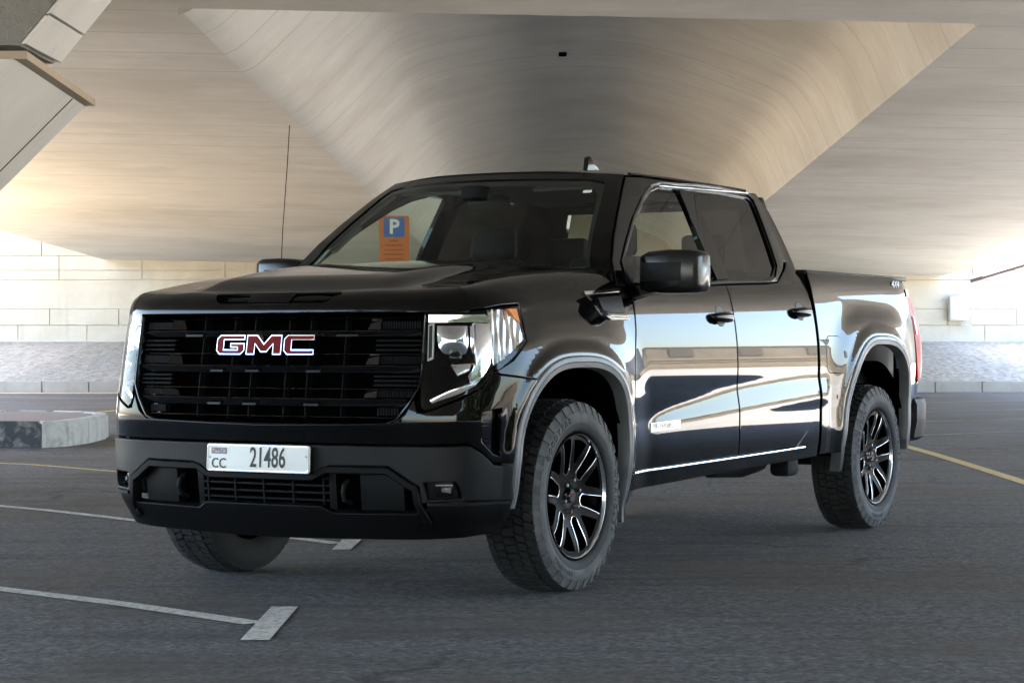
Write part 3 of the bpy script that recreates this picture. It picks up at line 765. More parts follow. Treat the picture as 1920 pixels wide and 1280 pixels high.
# headlights
for sg in (1,-1):
    def mir(A):
        if sg<0: A.v=[(a,-b,c) for a,b,c in A.v];A.n=[(a,-b,c) for a,b,c in A.n];A.f=[f[::-1] for f in A.f]
        return A
    A=Acc();A.patch(lamp,lambda s,z: body(s,z,-.075),.04,thick=0,edge=0,mirror=False);hl=mir(A).build('headlight',dark,T)
    # rim wall
    A=Acc();n=len(lamp);D=densify(lamp,.04);m=len(D)
    A.raw([body(s,z,-.002) for s,z in D]+[body(s,z,-.078) for s,z in D],[(i,(i+1)%m,m+(i+1)%m,m+i) for i in range(m)]);mir(A).build('headlight_bezel',housing,hl)
    A=Acc();A.patch(lamp,lambda s,z: body(s,z,.0),.03,thick=0,edge=0,mirror=False);mir(A).build('headlight_lens',lens,hl)
    A=Acc()
    def cband(P,o0,o1,bev=.004): bez(A,P,o0,o1,mirror=False,bev=bev)
    cband([(-1.012,1.196),(-.70,1.196),(-.672,1.19),(-.672,1.165),(-1.012,1.163)],-.07,-.014,.005)
    cband([(-.76,1.163),(-.672,1.163),(-.672,1.06),(-.69,.99),(-.73,.94),(-.80,.912),(-.81,.945),(-.775,.972),(-.757,1.0)],-.07,-.016,.008)
    cband([(-.80,.912),(-.73,.94),(-.77,.905),(-.86,.872),(-.99,.835),(-1.0,.852),(-.90,.89)],-.07,-.022,.006)
    mir(A).build('headlight_chrome_band',chrome,hl)
    A=Acc();c=[(-1.014,1.156),(-.986,1.160),(-.986,1.016),(-1.014,1.006)]
    bez(A,c,-.06,-.026,mirror=False,bev=.002);bl=mir(A).build('daytime_light',white,hl)
    A=Acc();bez(A,[(-1.008,1.150),(-.992,1.152),(-.992,1.024),(-1.008,1.016)],-.03,-.022,mirror=False);mir(A).build('daytime_light_core',ink,bl)
    A=Acc();P=[(-.98,1.158),(-.768,1.158),(-.768,.975),(-.95,.985),(-.978,1.01)]
    bez(A,P,-.07,-.040,mirror=False,bev=.004);mir(A).build('projector_housing',dark,hl)
    A=Acc();P=[(-.975,1.150),(-.775,1.150),(-.775,1.065),(-.80,1.058),(-.975,1.065)]
    vs=[];
    # curved reflector bowl
    nu=12
    for i in range(nu+1):
        for j in range(7):
            u=i/nu;v=j/6;s=-.970+.19*u;z=1.035+.115*v;vs.append(body(s,z,-.036+.016*math.sin(math.pi*u)*math.sin(math.pi*v)-.012*(1-v)))
    A.raw(vs,[(i*7+j,(i+1)*7+j,(i+1)*7+j+1,i*7+j+1) for i in range(nu) for j in range(6)]);mir(A).build('projector_reflector',chrome,hl)
    A=Acc();bez(A,[(-.90,.992),(-.775,.998),(-.785,.965),(-.86,.945)],-.05,-.034,mirror=False,bev=.004);mir(A).build('lower_reflector',chrome,hl)
    A=Acc();bez(A,[(-.772,1.16),(-.764,1.16),(-.764,.99),(-.772,.985)],-.05,-.012,mirror=False,bev=.001);mir(A).build('projector_edge_trim',chrome,hl)
    A=Acc();c=body(-.87,1.02,-.045);nn_=nrm(-.87)
    bm=bmesh.new();bmesh.ops.create_uvsphere(bm,u_segments=20,v_segments=12,radius=.030);bm.transform(Matrix.Translation(Vector(c)+Vector(nn_)*.006));A.bm(bm);mir(A).build('projector_lens',gloss,hl)
    A=Acc();vs=[];
    for i in range(49):
        for j in range(25):
            u=i/48;v=j/24;zl=1.0+(.965-1.0)*0+.005;lo=.962+.0*u+ (.962 if False else 0)
            sL=-.655+.168*u;zlo=np.interp(-sL,[.486,.59,.69],[1.095,1.022,.965]);z=zlo+(1.218-zlo)*v
            vs.append(body(sL,z,-.010-.034*(1-u)-.0030*math.sin(2*math.pi*(u*2.6+v*.75))-.0016*math.sin(2*math.pi*(u*5.5-v*.9))))
    A.raw(vs,[(i*25+j,(i+1)*25+j,(i+1)*25+j+1,i*25+j+1) for i in range(48) for j in range(24)]);mir(A).build('corner_reflector',chrome,hl)
    A=Acc();bez(A,[(-.56,1.222),(-.495,1.224),(-.490,1.165),(-.515,1.175)],-.02,-.006,mirror=False);mir(A).build('turn_signal',amber,hl)
# ---- bumper
BT=[(-1.787,.660),(-1.141,.660),(-.916,.662),(-.826,.664),(-.765,.632),(-.704,.583),(-.604,.576),(-.585,.50),(-.585,.30),(-.62,.29)]
bumper_out=BT[:7]+[(-.600,.50),(-.585,.436),(-1.787,.395)]
intake=[(-1.787,.545),(-1.50,.545),(-1.44,.575),(-1.17,.578),(-1.078,.520),(-1.040,.500),(-1.030,.430),(-1.055,.390),(-1.44,.382),(-1.49,.410),(-1.787,.410)]
pocket=[(-1.018,.515),(-.885,.520),(-.862,.494),(-.848,.452),(-1.005,.446)]
bo_full=[(-1.787,.660),(-1.141,.660),(-.916,.662),(-.826,.664),(-.765,.632),(-.704,.583),(-.61,.576),(-.604,.50),(-.588,.436),(-.84,.440),(-1.0,.436),(-1.030,.428),(-1.038,.50),(-1.078,.522),(-1.17,.580),(-1.44,.577),(-1.50,.547),(-1.787,.547)]
A=Acc();A.patch(symo(bo_full),lambda q,z: fb(q,z,.016),.02,holes=symh(pocket),thick=.03,edge=.006,mirror=False);bump=A.build('front_bumper',satin,T)
low=[(-1.787,.408),(-1.49,.408),(-1.44,.380),(-1.06,.386),(-1.020,.40),(-.99,.428),(-.84,.431),(-.588,.427),(-.59,.38),(-.62,.325),(-.66,.300),(-.80,.285),(-1.1,.275),(-1.787,.262)]
A=Acc();A.patch(symo(low),lambda q,z: fb(q,z,.008),.025,thick=.03,edge=.005,mirror=False);A.build('bumper_valance',valm,bump)
A=Acc()
def swb(A,path,w,o0,o1,mats=None):
    for sg in (1,-1):
        Q=np.array(path);tt=np.gradient(Q,axis=0);tt/=np.hypot(*tt.T)[:,None];secs=[]
        for i in range(len(path)):
            a,b=-tt[i][1]*w/2,tt[i][0]*w/2;s,z=path[i]
            f=lambda k,o: Vector(body(s+a*k,z+b*k,o)*np.array([1,sg,1]))
            secs.append([f(-1,o0),f(-1,o1-.005),f(-.7,o1),f(.7,o1),f(1,o1-.005),f(1,o0)])
        A.strip(secs)
swb(A,densify([(-1.787,.528),(-1.52,.528),(-1.46,.560),(-1.175,.562),(-1.09,.508),(-1.055,.490),(-1.045,.430),(-1.00,.345),(-.99,.330)],.06)[:-1][: -0 or None][:22],.030,-.02,.024)
A.build('intake_surround',valm,bump,ang=40)
A=Acc();A.patch([(-1.787,.55),(-1.03,.59),(-1.02,.38),(-1.787,.38)],lambda s,z: body(s,z,-.07),.08,thick=0,edge=0);A.build('intake_backing',dark,bump)
A=Acc()
for sg in (1,-1):
    bez(A,[(sg*(.475),.555),(sg*.605,.557),(sg*.675,.495),(sg*.675,.398),(sg*.475,.396)],-.06,-.012,mirror=False,fn=fb,bev=.006)
    bez(A,[(sg*.325,.560),(sg*.360,.560),(sg*.360,.395),(sg*.325,.395)],-.06,-.018,mirror=False,fn=fb,bev=.004)
A.build('intake_panel',valm,bump)
A=Acc()
for z in (.432,.462,.492,.522):
    A.strip([[Vector(fb(q,z+dz,o)) for dz,o in ((-.004,-.06),(-.004,-.022),(.004,-.022),(.004,-.06))] for q in us(-.325,.325,10)])
for q in (-.30,-.15,0,.15,.30):
    A.strip([[Vector(fb(q+dq,z,o)) for dq,o in ((-.004,-.06),(-.004,-.018),(.004,-.018),(.004,-.06))] for z in (.41,.48,.545)])
A.build('intake_mesh',valm,bump)
for sg in (1,-1):
    A=Acc();c=fb(.43*sg,.47,-.05);A.tube([Vector(c)+Vector((.045,.0,.045)),Vector(c)+Vector((.075,0,.03)),Vector(c)+Vector((.085,0,0)),Vector(c)+Vector((.075,0,-.03)),Vector(c)+Vector((.02,0,-.045))],.010,8);A.build('tow_hook',under,bump)
    A=Acc();A.raw([body(s,z,-.05)*[1,sg,1] for s,z in pocket],[tuple(range(5))]);fg=A.build('fog_light',housing,bump)
    A=Acc();bez(A,[(-.972,.507),(-.892,.508),(-.888,.462),(-.970,.460)],-.05,-.016,mirror=False,bev=.004)
    A.v=[(a,b*sg,c) for a,b,c in A.v];A.build('fog_light_lens',gloss,fg)
    A=Acc();bez(A,[(-.945,.494),(-.90,.496),(-.90,.472),(-.945,.478)],-.02,-.0125,mirror=False);A.v=[(a,b*sg,c) for a,b,c in A.v];A.build('fog_light_reflector',chrome,fg)
# bumper lower lip ledge
A=Acc();swb(A,[(s,.428+.0*s) for s in us(-1.0,-.60,10)],.018,-.01,.016);A.build('bumper_step',satin,bump)
# ---- text
def textbm(st,size,ext,sx=1.,font_off=0.):
    c=bpy.data.curves.new('t','FONT');c.body=st;c.size=size;c.extrude=ext;c.align_x='CENTER';c.align_y='CENTER';c.offset=font_off;c.resolution_u=3
    o=bpy.data.objects.new('t',c);col.objects.link(o);bpy.context.view_layer.update();dg=bpy.context.evaluated_depsgraph_get()
    me=bpy.data.meshes.new_from_object(o.evaluated_get(dg));bm=bmesh.new();bm.from_mesh(me);bpy.data.objects.remove(o);bpy.data.curves.remove(c);bpy.data.meshes.remove(me)
    bmesh.ops.scale(bm,vec=(sx,1,1),verts=bm.verts);return bm
# plate
pl=empty('licence_plate',(1.016,.016,.601),parent=T);pl.rotation_euler=(0,R_(-3),0)
A=Acc();P=rr(0,0,.262,.0575,.012)
A.prism(P,(-.006,0,0),(0,1,0),(0,0,1),(1,0,0),.008,.0015);A.build('plate_panel',white,pl)
A=Acc();P2=[Vector((.0035,p[0]*.978,p[1]*.90)) for p in P];A.tube(P2,.0016,6,True);A.build('plate_border',alu,pl)
def face_x(bm,x,y,z): bm.transform(Matrix(((0,0,1,x),(1,0,0,y),(0,1,0,z),(0,0,0,1))));return bm
A=Acc();A.bm(face_x(textbm('21486',.118,.0006,.62,.0012),.0035,.052,0.));A.build('plate_number',ink,pl)
A=Acc();A.bm(face_x(textbm('CC',.058,.0006,.95,.0004),.0035,-.198,-.026));A.build('plate_code',ink,pl)
A=Acc();m_b=mat('plate_crest_blue',(.10,.16,.35),.4);m_o=mat('plate_crest_ochre',(.5,.28,.10),.4)
A.box((.0032,-.198,.028),(.002,.078,.026));cr_=A.build('plate_crest',m_b,pl)
A=Acc();random.seed(3)
for k in range(9): A.box((.0046,-.230+.008*k,.028+random.uniform(-.004,.004)),(.001,.0045,random.choice((.010,.016,.02))))
A.build('crest_figure',m_o,cr_)
A=Acc()
for k in range(5): A.box((.0046,-.226+.014*k,.028+random.uniform(-.008,.008)),(.0014,.0035,.006))
A.build('crest_mark',white,cr_)
A=Acc()
for y in (-.245,.245):
    bm=bmesh.new();bmesh.ops.create_cone(bm,segments=12,radius1=.004,radius2=.003,depth=.003,cap_ends=True);bm.transform(Matrix.Translation((.004,y,.012 if y>0 else .0))@Matrix.Rotation(R_(90),4,'Y'));A.bm(bm)
A.build('plate_screw',steel,pl)
# door badge and bed badge
def side_text(bm,s,z,out,tilt=0.,sg=1):
    p=body(s,z,out);bm.transform(Matrix(((-1,0,0,p[0]),(0,0,1,p[1]),(0,1,0,p[2]),(0,0,0,1))));return bm
A=Acc();A.bm(side_text(textbm('ELEVATION',.034,.001,1.25,.0),.893,.693,.0045));
A2=Acc();bez(A2,[(.745,.708),(1.04,.716),(1.04,.676),(.745,.666)],0,.004,mirror=False);bd=A2.build('door_badge',badgem,doorof('front_door',1))
A.build('badge_lettering',dchrome,bd)
A=Acc();A.bm(side_text(textbm('4X4',.058,.002,1.3,.0),4.24,1.428,.004));A.build('bed_badge',chrome,bed)
# handles
for nm,s0,z0 in (('front_door',1.555,1.211),('rear_door',2.62,1.249)):
    for sg in (1,-1):
        A=Acc();P=rr(s0,z0,.055,.050,.045)
        A.patch(P,lambda s,z: body(s,z,.0025),.02,thick=.004,edge=.004,mirror=False)
        if sg<0: A.v=[(a,-b,c) for a,b,c in A.v];A.n=[(a,-b,c) for a,b,c in A.n];A.f=[f[::-1] for f in A.f]
        cup=A.build('door_handle',ink,doorof(nm,sg))
        A=Acc();pts=[];rad=[]
        secs=[]
        for k in range(15):
            f=k/14;s=s0-.125+.25*f;o=.006+.036*math.sin(math.pi*min(1,max(0,f)))**.5;hh=.016+.010*math.sin(math.pi*f)
            if f>.8: hh=.022
            p=body(s,z0-.004,o);secs.append([Vector((p[0],(p[1]+dy)*sg,p[2]+dz)) for dy,dz in ((-.010,-hh),(0,-hh),(.007,-hh*.5),(.008,hh*.3),(.002,hh*.9),(-.006,hh),(-.012,hh*.6))])
        A.strip(secs);A.build('handle_grip',paint,cup,ang=60)
# mirrors
for sg in (1,-1):
    mr=empty('side_mirror',(-.75,.85*sg,1.335),parent=doorof('front_door',sg))
    A=Acc();secs=[]
    # housing: loops across y
    for y,sx,z0,z1,xo in ((.085,.05,.01,.125,0),(.10,.085,-.015,.152,0),(.14,.10,-.024,.168,0),(.24,.105,-.028,.176,0),(.345,.10,-.026,.174,-.004),(.380,.088,-.018,.166,-.010),(.394,.06,.000,.150,-.02)):
        L_=[];zc=(z0+z1)/2;hh=(z1-z0)/2
        for k in range(20):
            a=2*math.pi*k/20;ca,sa=math.cos(a),math.sin(a);e=.30
            px=math.copysign(abs(ca)**e,ca)*sx*(1.0 if ca>0 else .55);pz_=math.copysign(abs(sa)**e,sa)*hh
            L_.append(Vector((px+xo-.02,y*sg,zc+pz_)))
        secs.append(L_)
    A.strip(secs);hs_=A.build('mirror_housing',mirm,mr,ang=50)
    A=Acc();A.box((.084,.215*sg,.072),(.004,.20,.085),.002);A.build('mirror_front_insert',satin,mr)
    A=Acc();A.strip([[Vector((x+o,y*sg,z)) for x,z in ((-.05,z0),(.05,z0),(.05,z1),(-.05,z1))] for y,z0,z1,o in ((-.02,-.06,-.005,.02),(.05,-.05,.01,.01),(.12,-.03,.012,0),(.18,-.02,.005,0))]);A.build('mirror_arm',satin,mr)
    A=Acc();A.box((-.078,.235*sg,.078),(.004,.25,.13),.001);A.build('mirror_glass',chrome,mr)
# ---- wheels
def wheel(loc,sg):
    w=empty('wheel',loc,parent=T)
    S=lambda A:(setattr(A,'v',[(a,b*sg,c) for a,b,c in A.v]),A)[1]
    A=Acc();A.lathe([(.262,-.10),(.29,-.128),(.34,-.138),(.38,-.130),(.402,-.118),(.402,-.05),(.402,.05),(.402,.112)],72);ty=S(A).build('tyre',rubber,w,ang=50)
    # sidewall: smooth belly, raised ribs, dusty
    A=Acc();A.lathe([(.279,.118),(.286,.128),(.300,.134),(.318,.137),(.322,.140),(.345,.1405),(.366,.138),(.369,.1345),(.388,.128),(.400,.120)],96)
    # scalloped band where the lugs run down the sidewall
    N=36
    for k in range(N):
        a0=2*math.pi*k/N;wd=.40*2*math.pi/N
        for (ra,rb,ya,yb,ww) in ((.362,.406,.141,.126,1.0),):
            vs=[]
            for a,r,y in ((a0,ra,ya),(a0+wd*.7,ra-.008*(k%2),ya),(a0+wd*ww,rb,yb),(a0-wd*.25,rb,yb)):
                vs.append((r*math.cos(a),y,r*math.sin(a)))
            vs+= [(p[0],p[1]-.012,p[2]) for p in vs];A.raw(vs,[(0,1,2,3),(0,4,5,1),(1,5,6,2),(2,6,7,3),(3,7,4,0)])
    sw=S(A).build('sidewall',sidew,ty,ang=40)
    A=Acc();A.lathe([(.279,.1185),(.286,.1288),(.300,.1350),(.318,.1382),(.323,.1384)],96);S(A).build('inner_sidewall',rubber,ty,ang=40)
    # tread blocks
    A=Acc();N=64
    rows=[(-.118,-.082,0),(-.074,-.034,.5),(-.028,.028,.25),(.034,.074,.75),(.082,.124,.1)]
    for ya,yb,ph in rows:
        for k in range(N):
            a=2*math.pi*(k+ph)/N;d=2*math.pi/N*.80;sk=.018 if ya<0 else -.018
            r1=.4195 if abs(ya+yb)<.17 else .4165
            edge=.010 if abs(ya+yb)>.17 else 0
            c=[(a,ya),(a+d,ya),(a+d+sk,yb),(a+sk,yb)]
            if k%2: c[0]=(a+d*.18,ya);c[2]=(a+d*.8+sk,yb)
            top_=[];bot=[]
            for an,y in c:
                rr_=r1-(edge if (abs(y)>.11) else 0);top_.append((rr_*math.cos(an),y,rr_*math.sin(an)));bot.append((.398*math.cos(an),y,.398*math.sin(an)))
            A.raw(top_+bot,[(0,1,2,3),(0,4,5,1),(1,5,6,2),(2,6,7,3),(3,7,4,0)])
    S(A).build('tread',rubber,ty,smooth=False)
    # lettering on the sidewall
    def arctext(A,st,a_mid,r,h,out=False,sx=1.,adv=None):
        n=len(st);adv=adv or h*.95
        for i,ch in enumerate(st):
            if ch==' ':continue
            an=a_mid-(i-(n-1)/2)*adv/r*(1 if not out else -1)
            bm=textbm(ch,h*1.35,.0016,sx,.001)
            # local: x tangential (clockwise seen from outside), y radial
            er=Vector((math.cos(an),0,math.sin(an)));et=Vector((math.sin(an),0,-math.cos(an)))
            if out: er,et=-er,-et
            # seen from +y looking to -y, x axis points left: right-hand tangential is -x
            p=Vector((math.cos(an)*r,.1405,math.sin(an)*r))
            M=Matrix(((et.x,er.x,0,p.x),(0,0,1,p.y),(et.z,er.z,0,p.z),(0,0,0,1)));bm.transform(M);A.bm(bm)
    A=Acc()
    # angle measured in the (x,z) plane seen from outside with +x to the LEFT
    arctext_=lambda st,deg,*a,**k: arctext(A,st,R_(deg),*a,**k)
    def arct(st,deg,r,h,flip=False,adv=None):
        n=len(st);adv=adv or h*.95
        for i,ch in enumerate(st):
            if ch==' ':continue
            an=R_(deg)+((-1 if not flip else 1))*(i-(n-1)/2)*adv/r      # an: visual angle, counter-clockwise from the viewer's right
            c,s_=math.cos(an),math.sin(an)
            bm=textbm(ch,h*1.35,.0014,1.,.0012)
            # visual axes: right = -x, up = z
            er=(c,s_);et=(s_,-c)
            if flip: er=(-c,-s_);et=(-s_,c)
            p=(c*r,s_*r)
            M=Matrix(((-et[0],-er[0],0,-p[0]),(0,0,1,.1405),(et[1],er[1],0,p[1]),(0,0,0,1)));bm.transform(M);A.bm(bm)
    arct('GOODYEAR',128,.341,.028,adv=.036);S(A).build('tyre_lettering',rubber,ty,smooth=False);A=Acc()
    arct('WRANGLER',-8,.341,.026,adv=.036);S(A).build('tyre_lettering',rubber,ty,smooth=False);A=Acc()
    arct('FORTERA',-74,.343,.022,flip=True,adv=.028) if False else arct('TERRITORY',-118,.343,.016,flip=True,adv=.021)
    for a_,b_,c_ in A.v[:0]: pass
    S(A).build('tyre_lettering',rubber,ty,smooth=False)
    # rim
    A=Acc();A.lathe([(.245,-.11),(.235,-.05),(.236,.05),(.250,.085),(.262,.105),(.266,.122),(.276,.128),(.283,.122),(.281,.112)],72);rim=S(A).build('rim',rimb,w,ang=60)
    A=Acc();A.lathe([(.262,.1075),(.2645,.120),(.2675,.1265),(.2695,.1275)],72);S(A).build('rim_lip',alu,rim,ang=60)
    A=Acc();A.lathe([(.01,.0),(.165,.0),(.165,-.012)],48);S(A).build('brake_disc',steel,w);A=Acc();A.box((.10,.02,.10),(.10,.05,.16),.01);A.lathe([(.0,-.05),(.236,-.06)],40);S(A).build('brake_caliper',under,w)
    # spoke face
    circ=[(.264*math.cos(2*math.pi*k/96),.264*math.sin(2*math.pi*k/96)) for k in range(96)]
    pk=[(.098,-.010),(.112,-.027),(.150,-.029),(.2480,-.040),(.2515,-.02),(.2525,0),(.2515,.02),(.2480,.040),(.150,.029),(.112,.027),(.098,.010)]
    tr=[(.140,-.004),(.234,-.055),(.2415,-.028),(.2435,0),(.2415,.028),(.234,.055),(.140,.004)]
    rot=lambda P,a:[(p[0]*math.cos(a)-p[1]*math.sin(a),p[0]*math.sin(a)+p[1]*math.cos(a)) for p in P]
    holes=[];pks=[]
    for k in range(6):
        a=R_(-13+60*k);pks.append(rot(pk,a));holes.append(rot(pk,a));holes.append(rot(tr,a+R_(30)))
    def face(a,b,o=0.):
        r=math.hypot(a,b);y=.082+.030*sm(.06,.262,r)-.010*(1-sm(.0,.06,r))+o
        return np.array([-a,y,b])
    A=Acc();A.patch(circ,face,.012,holes=holes,thick=.035,edge=.0035,mirror=False);S(A)
    if sg<0: A.n=[(a,-b,c) for a,b,c in A.n];A.f=[f[::-1] for f in A.f]
    A.build('spokes',rimb,rim)
    A=Acc()
    for P in pks:
        Q=P[3:8];Q2=P[7:]+P[:4];A.tube([Vector(face(p[0],p[1],.001)) for p in densify(Q2,.02)[:-3]],.0024,6)
    S(A).build('spoke_edge',alu,rim,ang=60)
    A=Acc();bm=bmesh.new();bmesh.ops.create_cone(bm,segments=32,radius1=.034,radius2=.028,depth=.022,cap_ends=True);bmesh.ops.bevel(bm,geom=[e for e in bm.edges],offset=.003,segments=2,affect='EDGES');bm.transform(Matrix.Translation((0,.090,0))@Matrix.Rotation(R_(-90),4,'X'));A.bm(bm);cp_=S(A).build('centre_cap',dchrome,rim)
    A=Acc();bm=textbm('GMC',.020,.001,1.,.0005);bm.transform(Matrix(((-1,0,0,0),(0,0,1,.1018),(0,1,0,0),(0,0,0,1))));A.bm(bm);S(A).build('cap_emblem',redm,cp_,smooth=False)
    A=Acc()
    for k in range(6):
        a=R_(17+60*k);bm=bmesh.new();bmesh.ops.create_cone(bm,segments=6,radius1=.011,radius2=.008,depth=.03,cap_ends=True);bm.transform(Matrix.Translation((-.0698*math.cos(a),.090,.0698*math.sin(a)))@Matrix.Rotation(R_(-90),4,'X'));A.bm(bm)
    S(A).build('wheel_nut',chrome,rim)
    return w
w0=wheel((0,.86,.4165),1)
w1=wheel((0,-.86,.4165),-1)
def copy_tree(o,parent):
    c=o.copy();col.objects.link(c);c.parent=parent
    for ch in list(o.children):
        copy_tree(ch,c)
    return c
w2=copy_tree(w0,T);w2.location=(-3.745,.86,.4165);w2.rotation_euler=(0,R_(24),0)
w3=copy_tree(w1,T);w3.location=(-3.745,-.86,.4165)
# ---- underbody
A=Acc()
for sg in (1,-1): A.box((-2.0,.48*sg,.47),(5.2,.09,.14),.01)
A.box((-3.745,0,.42),(.12,1.5,.12),.03);A.tube([(.0,-.75,.42),(.0,.75,.42)],.05,10);A.box((-1.6,.0,.47),(1.9,.34,.16),.04);A.box((-2.9,-.35,.45),(.9,.3,.18),.05)
A.box((-1.9,0,.52),(2.2,1.72,.04));A.box((-3.9,0,.62),(1.5,1.1,.06));A.box((.1,0,.60),(1.3,1.1,.06));A.box((.35,0,.42),(.6,.7,.08),.02)
A.build('chassis',under,T)
A=Acc();A.tube([(-2.2,.62,.42),(-2.6,.62,.40),(-2.9,.60,.42)],.055,12);A.box((-2.72,.83,.42),(.16,.12,.13),.03);A.build('exhaust',under,T)
# mud flap under the front arch trim
A=Acc()
# ---- cabin
A=Acc();A.box((-1.65,0,.62),(2.2,1.72,.04));A.box((-.62,0,.95),(.04,1.6,.66))
for sg in (1,-1): A.box((-1.7,.86*sg,.98),(2.2,.03,.72),.01)
A.build('cabin_floor',intr,T)
A=Acc();A.prism([(-.50,1.34),(-.48,1.385),(-.62,1.405),(-.88,1.385),(-.95,1.33),(-.93,1.05),(-.50,1.05)],(0,-.80,0),(1,0,0),(0,0,1),(0,1,0),1.60,.015);
A.prism([(-.72,1.40),(-.74,1.425),(-.86,1.42),(-.90,1.38)],(0,.20,0),(1,0,0),(0,0,1),(0,1,0),.40,.012);A.box((-.935,-.02,1.33),(.03,.26,.13),.01);A.build('dashboard',intr,T)
A=Acc();c=Vector((-1.04,.40,1.26));ax=Vector((-.90,0,.42)).normalized();u=Vector((0,1,0));v=ax.cross(u).normalized()
A.tube([c+(u*math.cos(a)+v*math.sin(a))*.185 for a in us(0,2*math.pi,28)[:-1]],.015,8,True);A.tube([c+u*.17,c,c-u*.17],.016,6);A.tube([c,c+v*.17],.016,6);A.tube([c,c-ax*.25],.03,8);A.build('steering_wheel',intr,T)
def seat(y,x,w=.52):
    st=empty('seat',(x,y,.66),parent=T)
    A=Acc();A.box((.12,0,.22),(.52,w,.18),.05,seg=3);A.build('seat_cushion',intr,st)
    A=Acc();A.box((-.20,0,.55),(.15,w,.62),.055,Matrix.Rotation(R_(-12),3,'Y'),seg=3,taper=(.8,.86));A.build('seat_backrest',intr,st)
    A=Acc();A.box((-.285,0,.945),(.10,.27,.18),.04,Matrix.Rotation(R_(-10),3,'Y'),seg=3,taper=(.9,.88));A.tube([(-.27,.06,.80),(-.28,.06,.92)],.007,6);A.tube([(-.27,-.06,.80),(-.28,-.06,.92)],.007,6);A.build('headrest',intr,st)
seat(.40,-1.22);seat(-.40,-1.40)
st=empty('rear_bench',(-2.2,0,.66),parent=T)
A=Acc();A.box((.10,0,.2),(.5,1.4,.18),.05);A.box((-.28,0,.52),(.13,1.4,.60),.05,Matrix.Rotation(R_(-12),3,'Y'));A.build('bench_seat',intr,st)
for y in (-.42,.42):
    A=Acc();A.box((-.36,y,.92),(.08,.25,.18),.03);A.build('headrest',intr,st)
# headliner, pillars inside, grab handles, rear-view mirror, visors
A=Acc();A.raw([Vector(roof(u,v))-Vector((0,0,.045)) for v in us(.03,.97,10) for u in us(-.94,.94,10)],[(i*11+k,i*11+k+1,(i+1)*11+k+1,(i+1)*11+k) for i in range(10) for k in range(10)]);A.build('headliner',intg,T)
A=Acc()
for sg in (1,-1):
    A.tube([Vector((Fx(z)-.03,(cs(-Fx(z),z)[1]-.06)*sg,z)) for z in us(1.40,1.84,8)],.028,8)
    A.box((-1.72,.81*sg,1.15),(.14,.05,.5),.02)
A.build('inner_pillar',intg,T)
for sg in (1,-1):
    A=Acc();q=lambda z,d: Vector((Fx(z)-.03-d,(cs(-Fx(z),z)[1]-.10)*sg,z));A.tube([q(1.53,0),q(1.54,.03),q(1.60,.035),q(1.66,.03),q(1.67,0)],.013,8);A.build('grab_handle',intg,T)
A=Acc();A.box((-.93,0,1.765),(.03,.24,.075),.02,Matrix.Rotation(R_(8),3,'Y'));A.tube([(-.90,0,1.79),(-.84,0,1.84)],.012,6);A.box((-.82,.0,1.81),(.12,.13,.07),.02);A.build('rear_view_mirror',intr,T)
A=Acc()
for y in (-.38,.38): A.box((-1.07,y,1.845),(.15,.34,.018),.006,Matrix.Rotation(R_(12),3,'Y'))
A.build('sun_visor',intg,T)
A=Acc();p=wsf(.74,1.815,.0);
A.box(Vector(wsf(.80,1.80,.001)),(.003,.045,.018),0,Matrix.Rotation(R_(-50),3,'Y'));A.build('windscreen_sticker',white,T)
# ---------------------------------------------------------------- the place under the bridge
EM=Matrix(((RX,FX,0,CX),(RY,FY,0,CY),(0,0,1,0),(0,0,0,1)))   # local (u right, v along, z up)
def place(o): o.matrix_world=EM;return o
def struct(o): o['kind']='structure';return o
# asphalt
asph=mat('asphalt',(.05,.05,.05),.8,spec=.35)
t=NT(asph);c=t.coord();ct=t.coord((1,1,1))
fine=t.noise(c,26,9,.82);mid=t.noise(c,9,6,.6);big=t.noise(c,.55,4,.6);streak=t.noise(t.coord((.5,3.5,1)),1.1,5,.6,.6)
cf=t.noise(c,11,7,.8);a=t.mix((.052,.053,.055),(.225,.227,.230),t.ramp(fine,[(.44,0),(.60,1)]));a=t.mix(a,(.055,.056,.058),t.ramp(cf,[(.50,0),(.62,.35)]))
vv_=t.voro(c,46);a=t.mix(a,t.ramp(vv_.outputs['Color'],[(.2,(.04,.04,.041)),(.55,(.10,.101,.103)),(.9,(.28,.28,.275))]),.35)
a=t.mix(a,t.mix(a,(.100,.080,.058),.6),t.ramp(big,[(.46,0),(.60,1)]))
a=t.mix(a,(.045,.044,.043),t.ramp(streak,[(.50,0),(.66,.55)]))
pt=t.noise(t.coord((1,1,1)),2.3,8,.7,.8);a=t.mix(a,(.040,.039,.038),t.ramp(pt,[(.60,0),(.68,.5)]));a=t.mix(a,(.17,.165,.155),t.ramp(pt,[(.28,.35),(.38,0)]))
ck=t.n.new('ShaderNodeTexVoronoi');ck.feature='DISTANCE_TO_EDGE';cm=t.n.new('ShaderNodeMix');cm.data_type='VECTOR';cn=t.n.new('ShaderNodeTexNoise');cn.inputs['Scale'].default_value=1.3;cn.inputs['Detail'].default_value=7;cn.inputs['Roughness'].default_value=.7
t.l.new(c,cn.inputs['Vector']);t.l.new(c,cm.inputs[4]);t.l.new(cn.outputs['Color'],cm.inputs[5]);cm.inputs[0].default_value=.42;t.l.new(cm.outputs[1],ck.inputs['Vector']);ck.inputs['Scale'].default_value=.55
crk=t.mix((0,0,0),t.ramp(ck.outputs['Distance'],[(0,.9),(.004,.7),(.009,0)]),t.ramp(t.noise(c,.25,3,.5),[(.5,0),(.6,1)]));a=t.mix(a,(.02,.02,.02),crk)
vv2=t.voro(c,7);a=t.mix(a,(.34,.33,.30),t.ramp(vv2.outputs['Distance'],[(.0,.9),(.035,0)]))
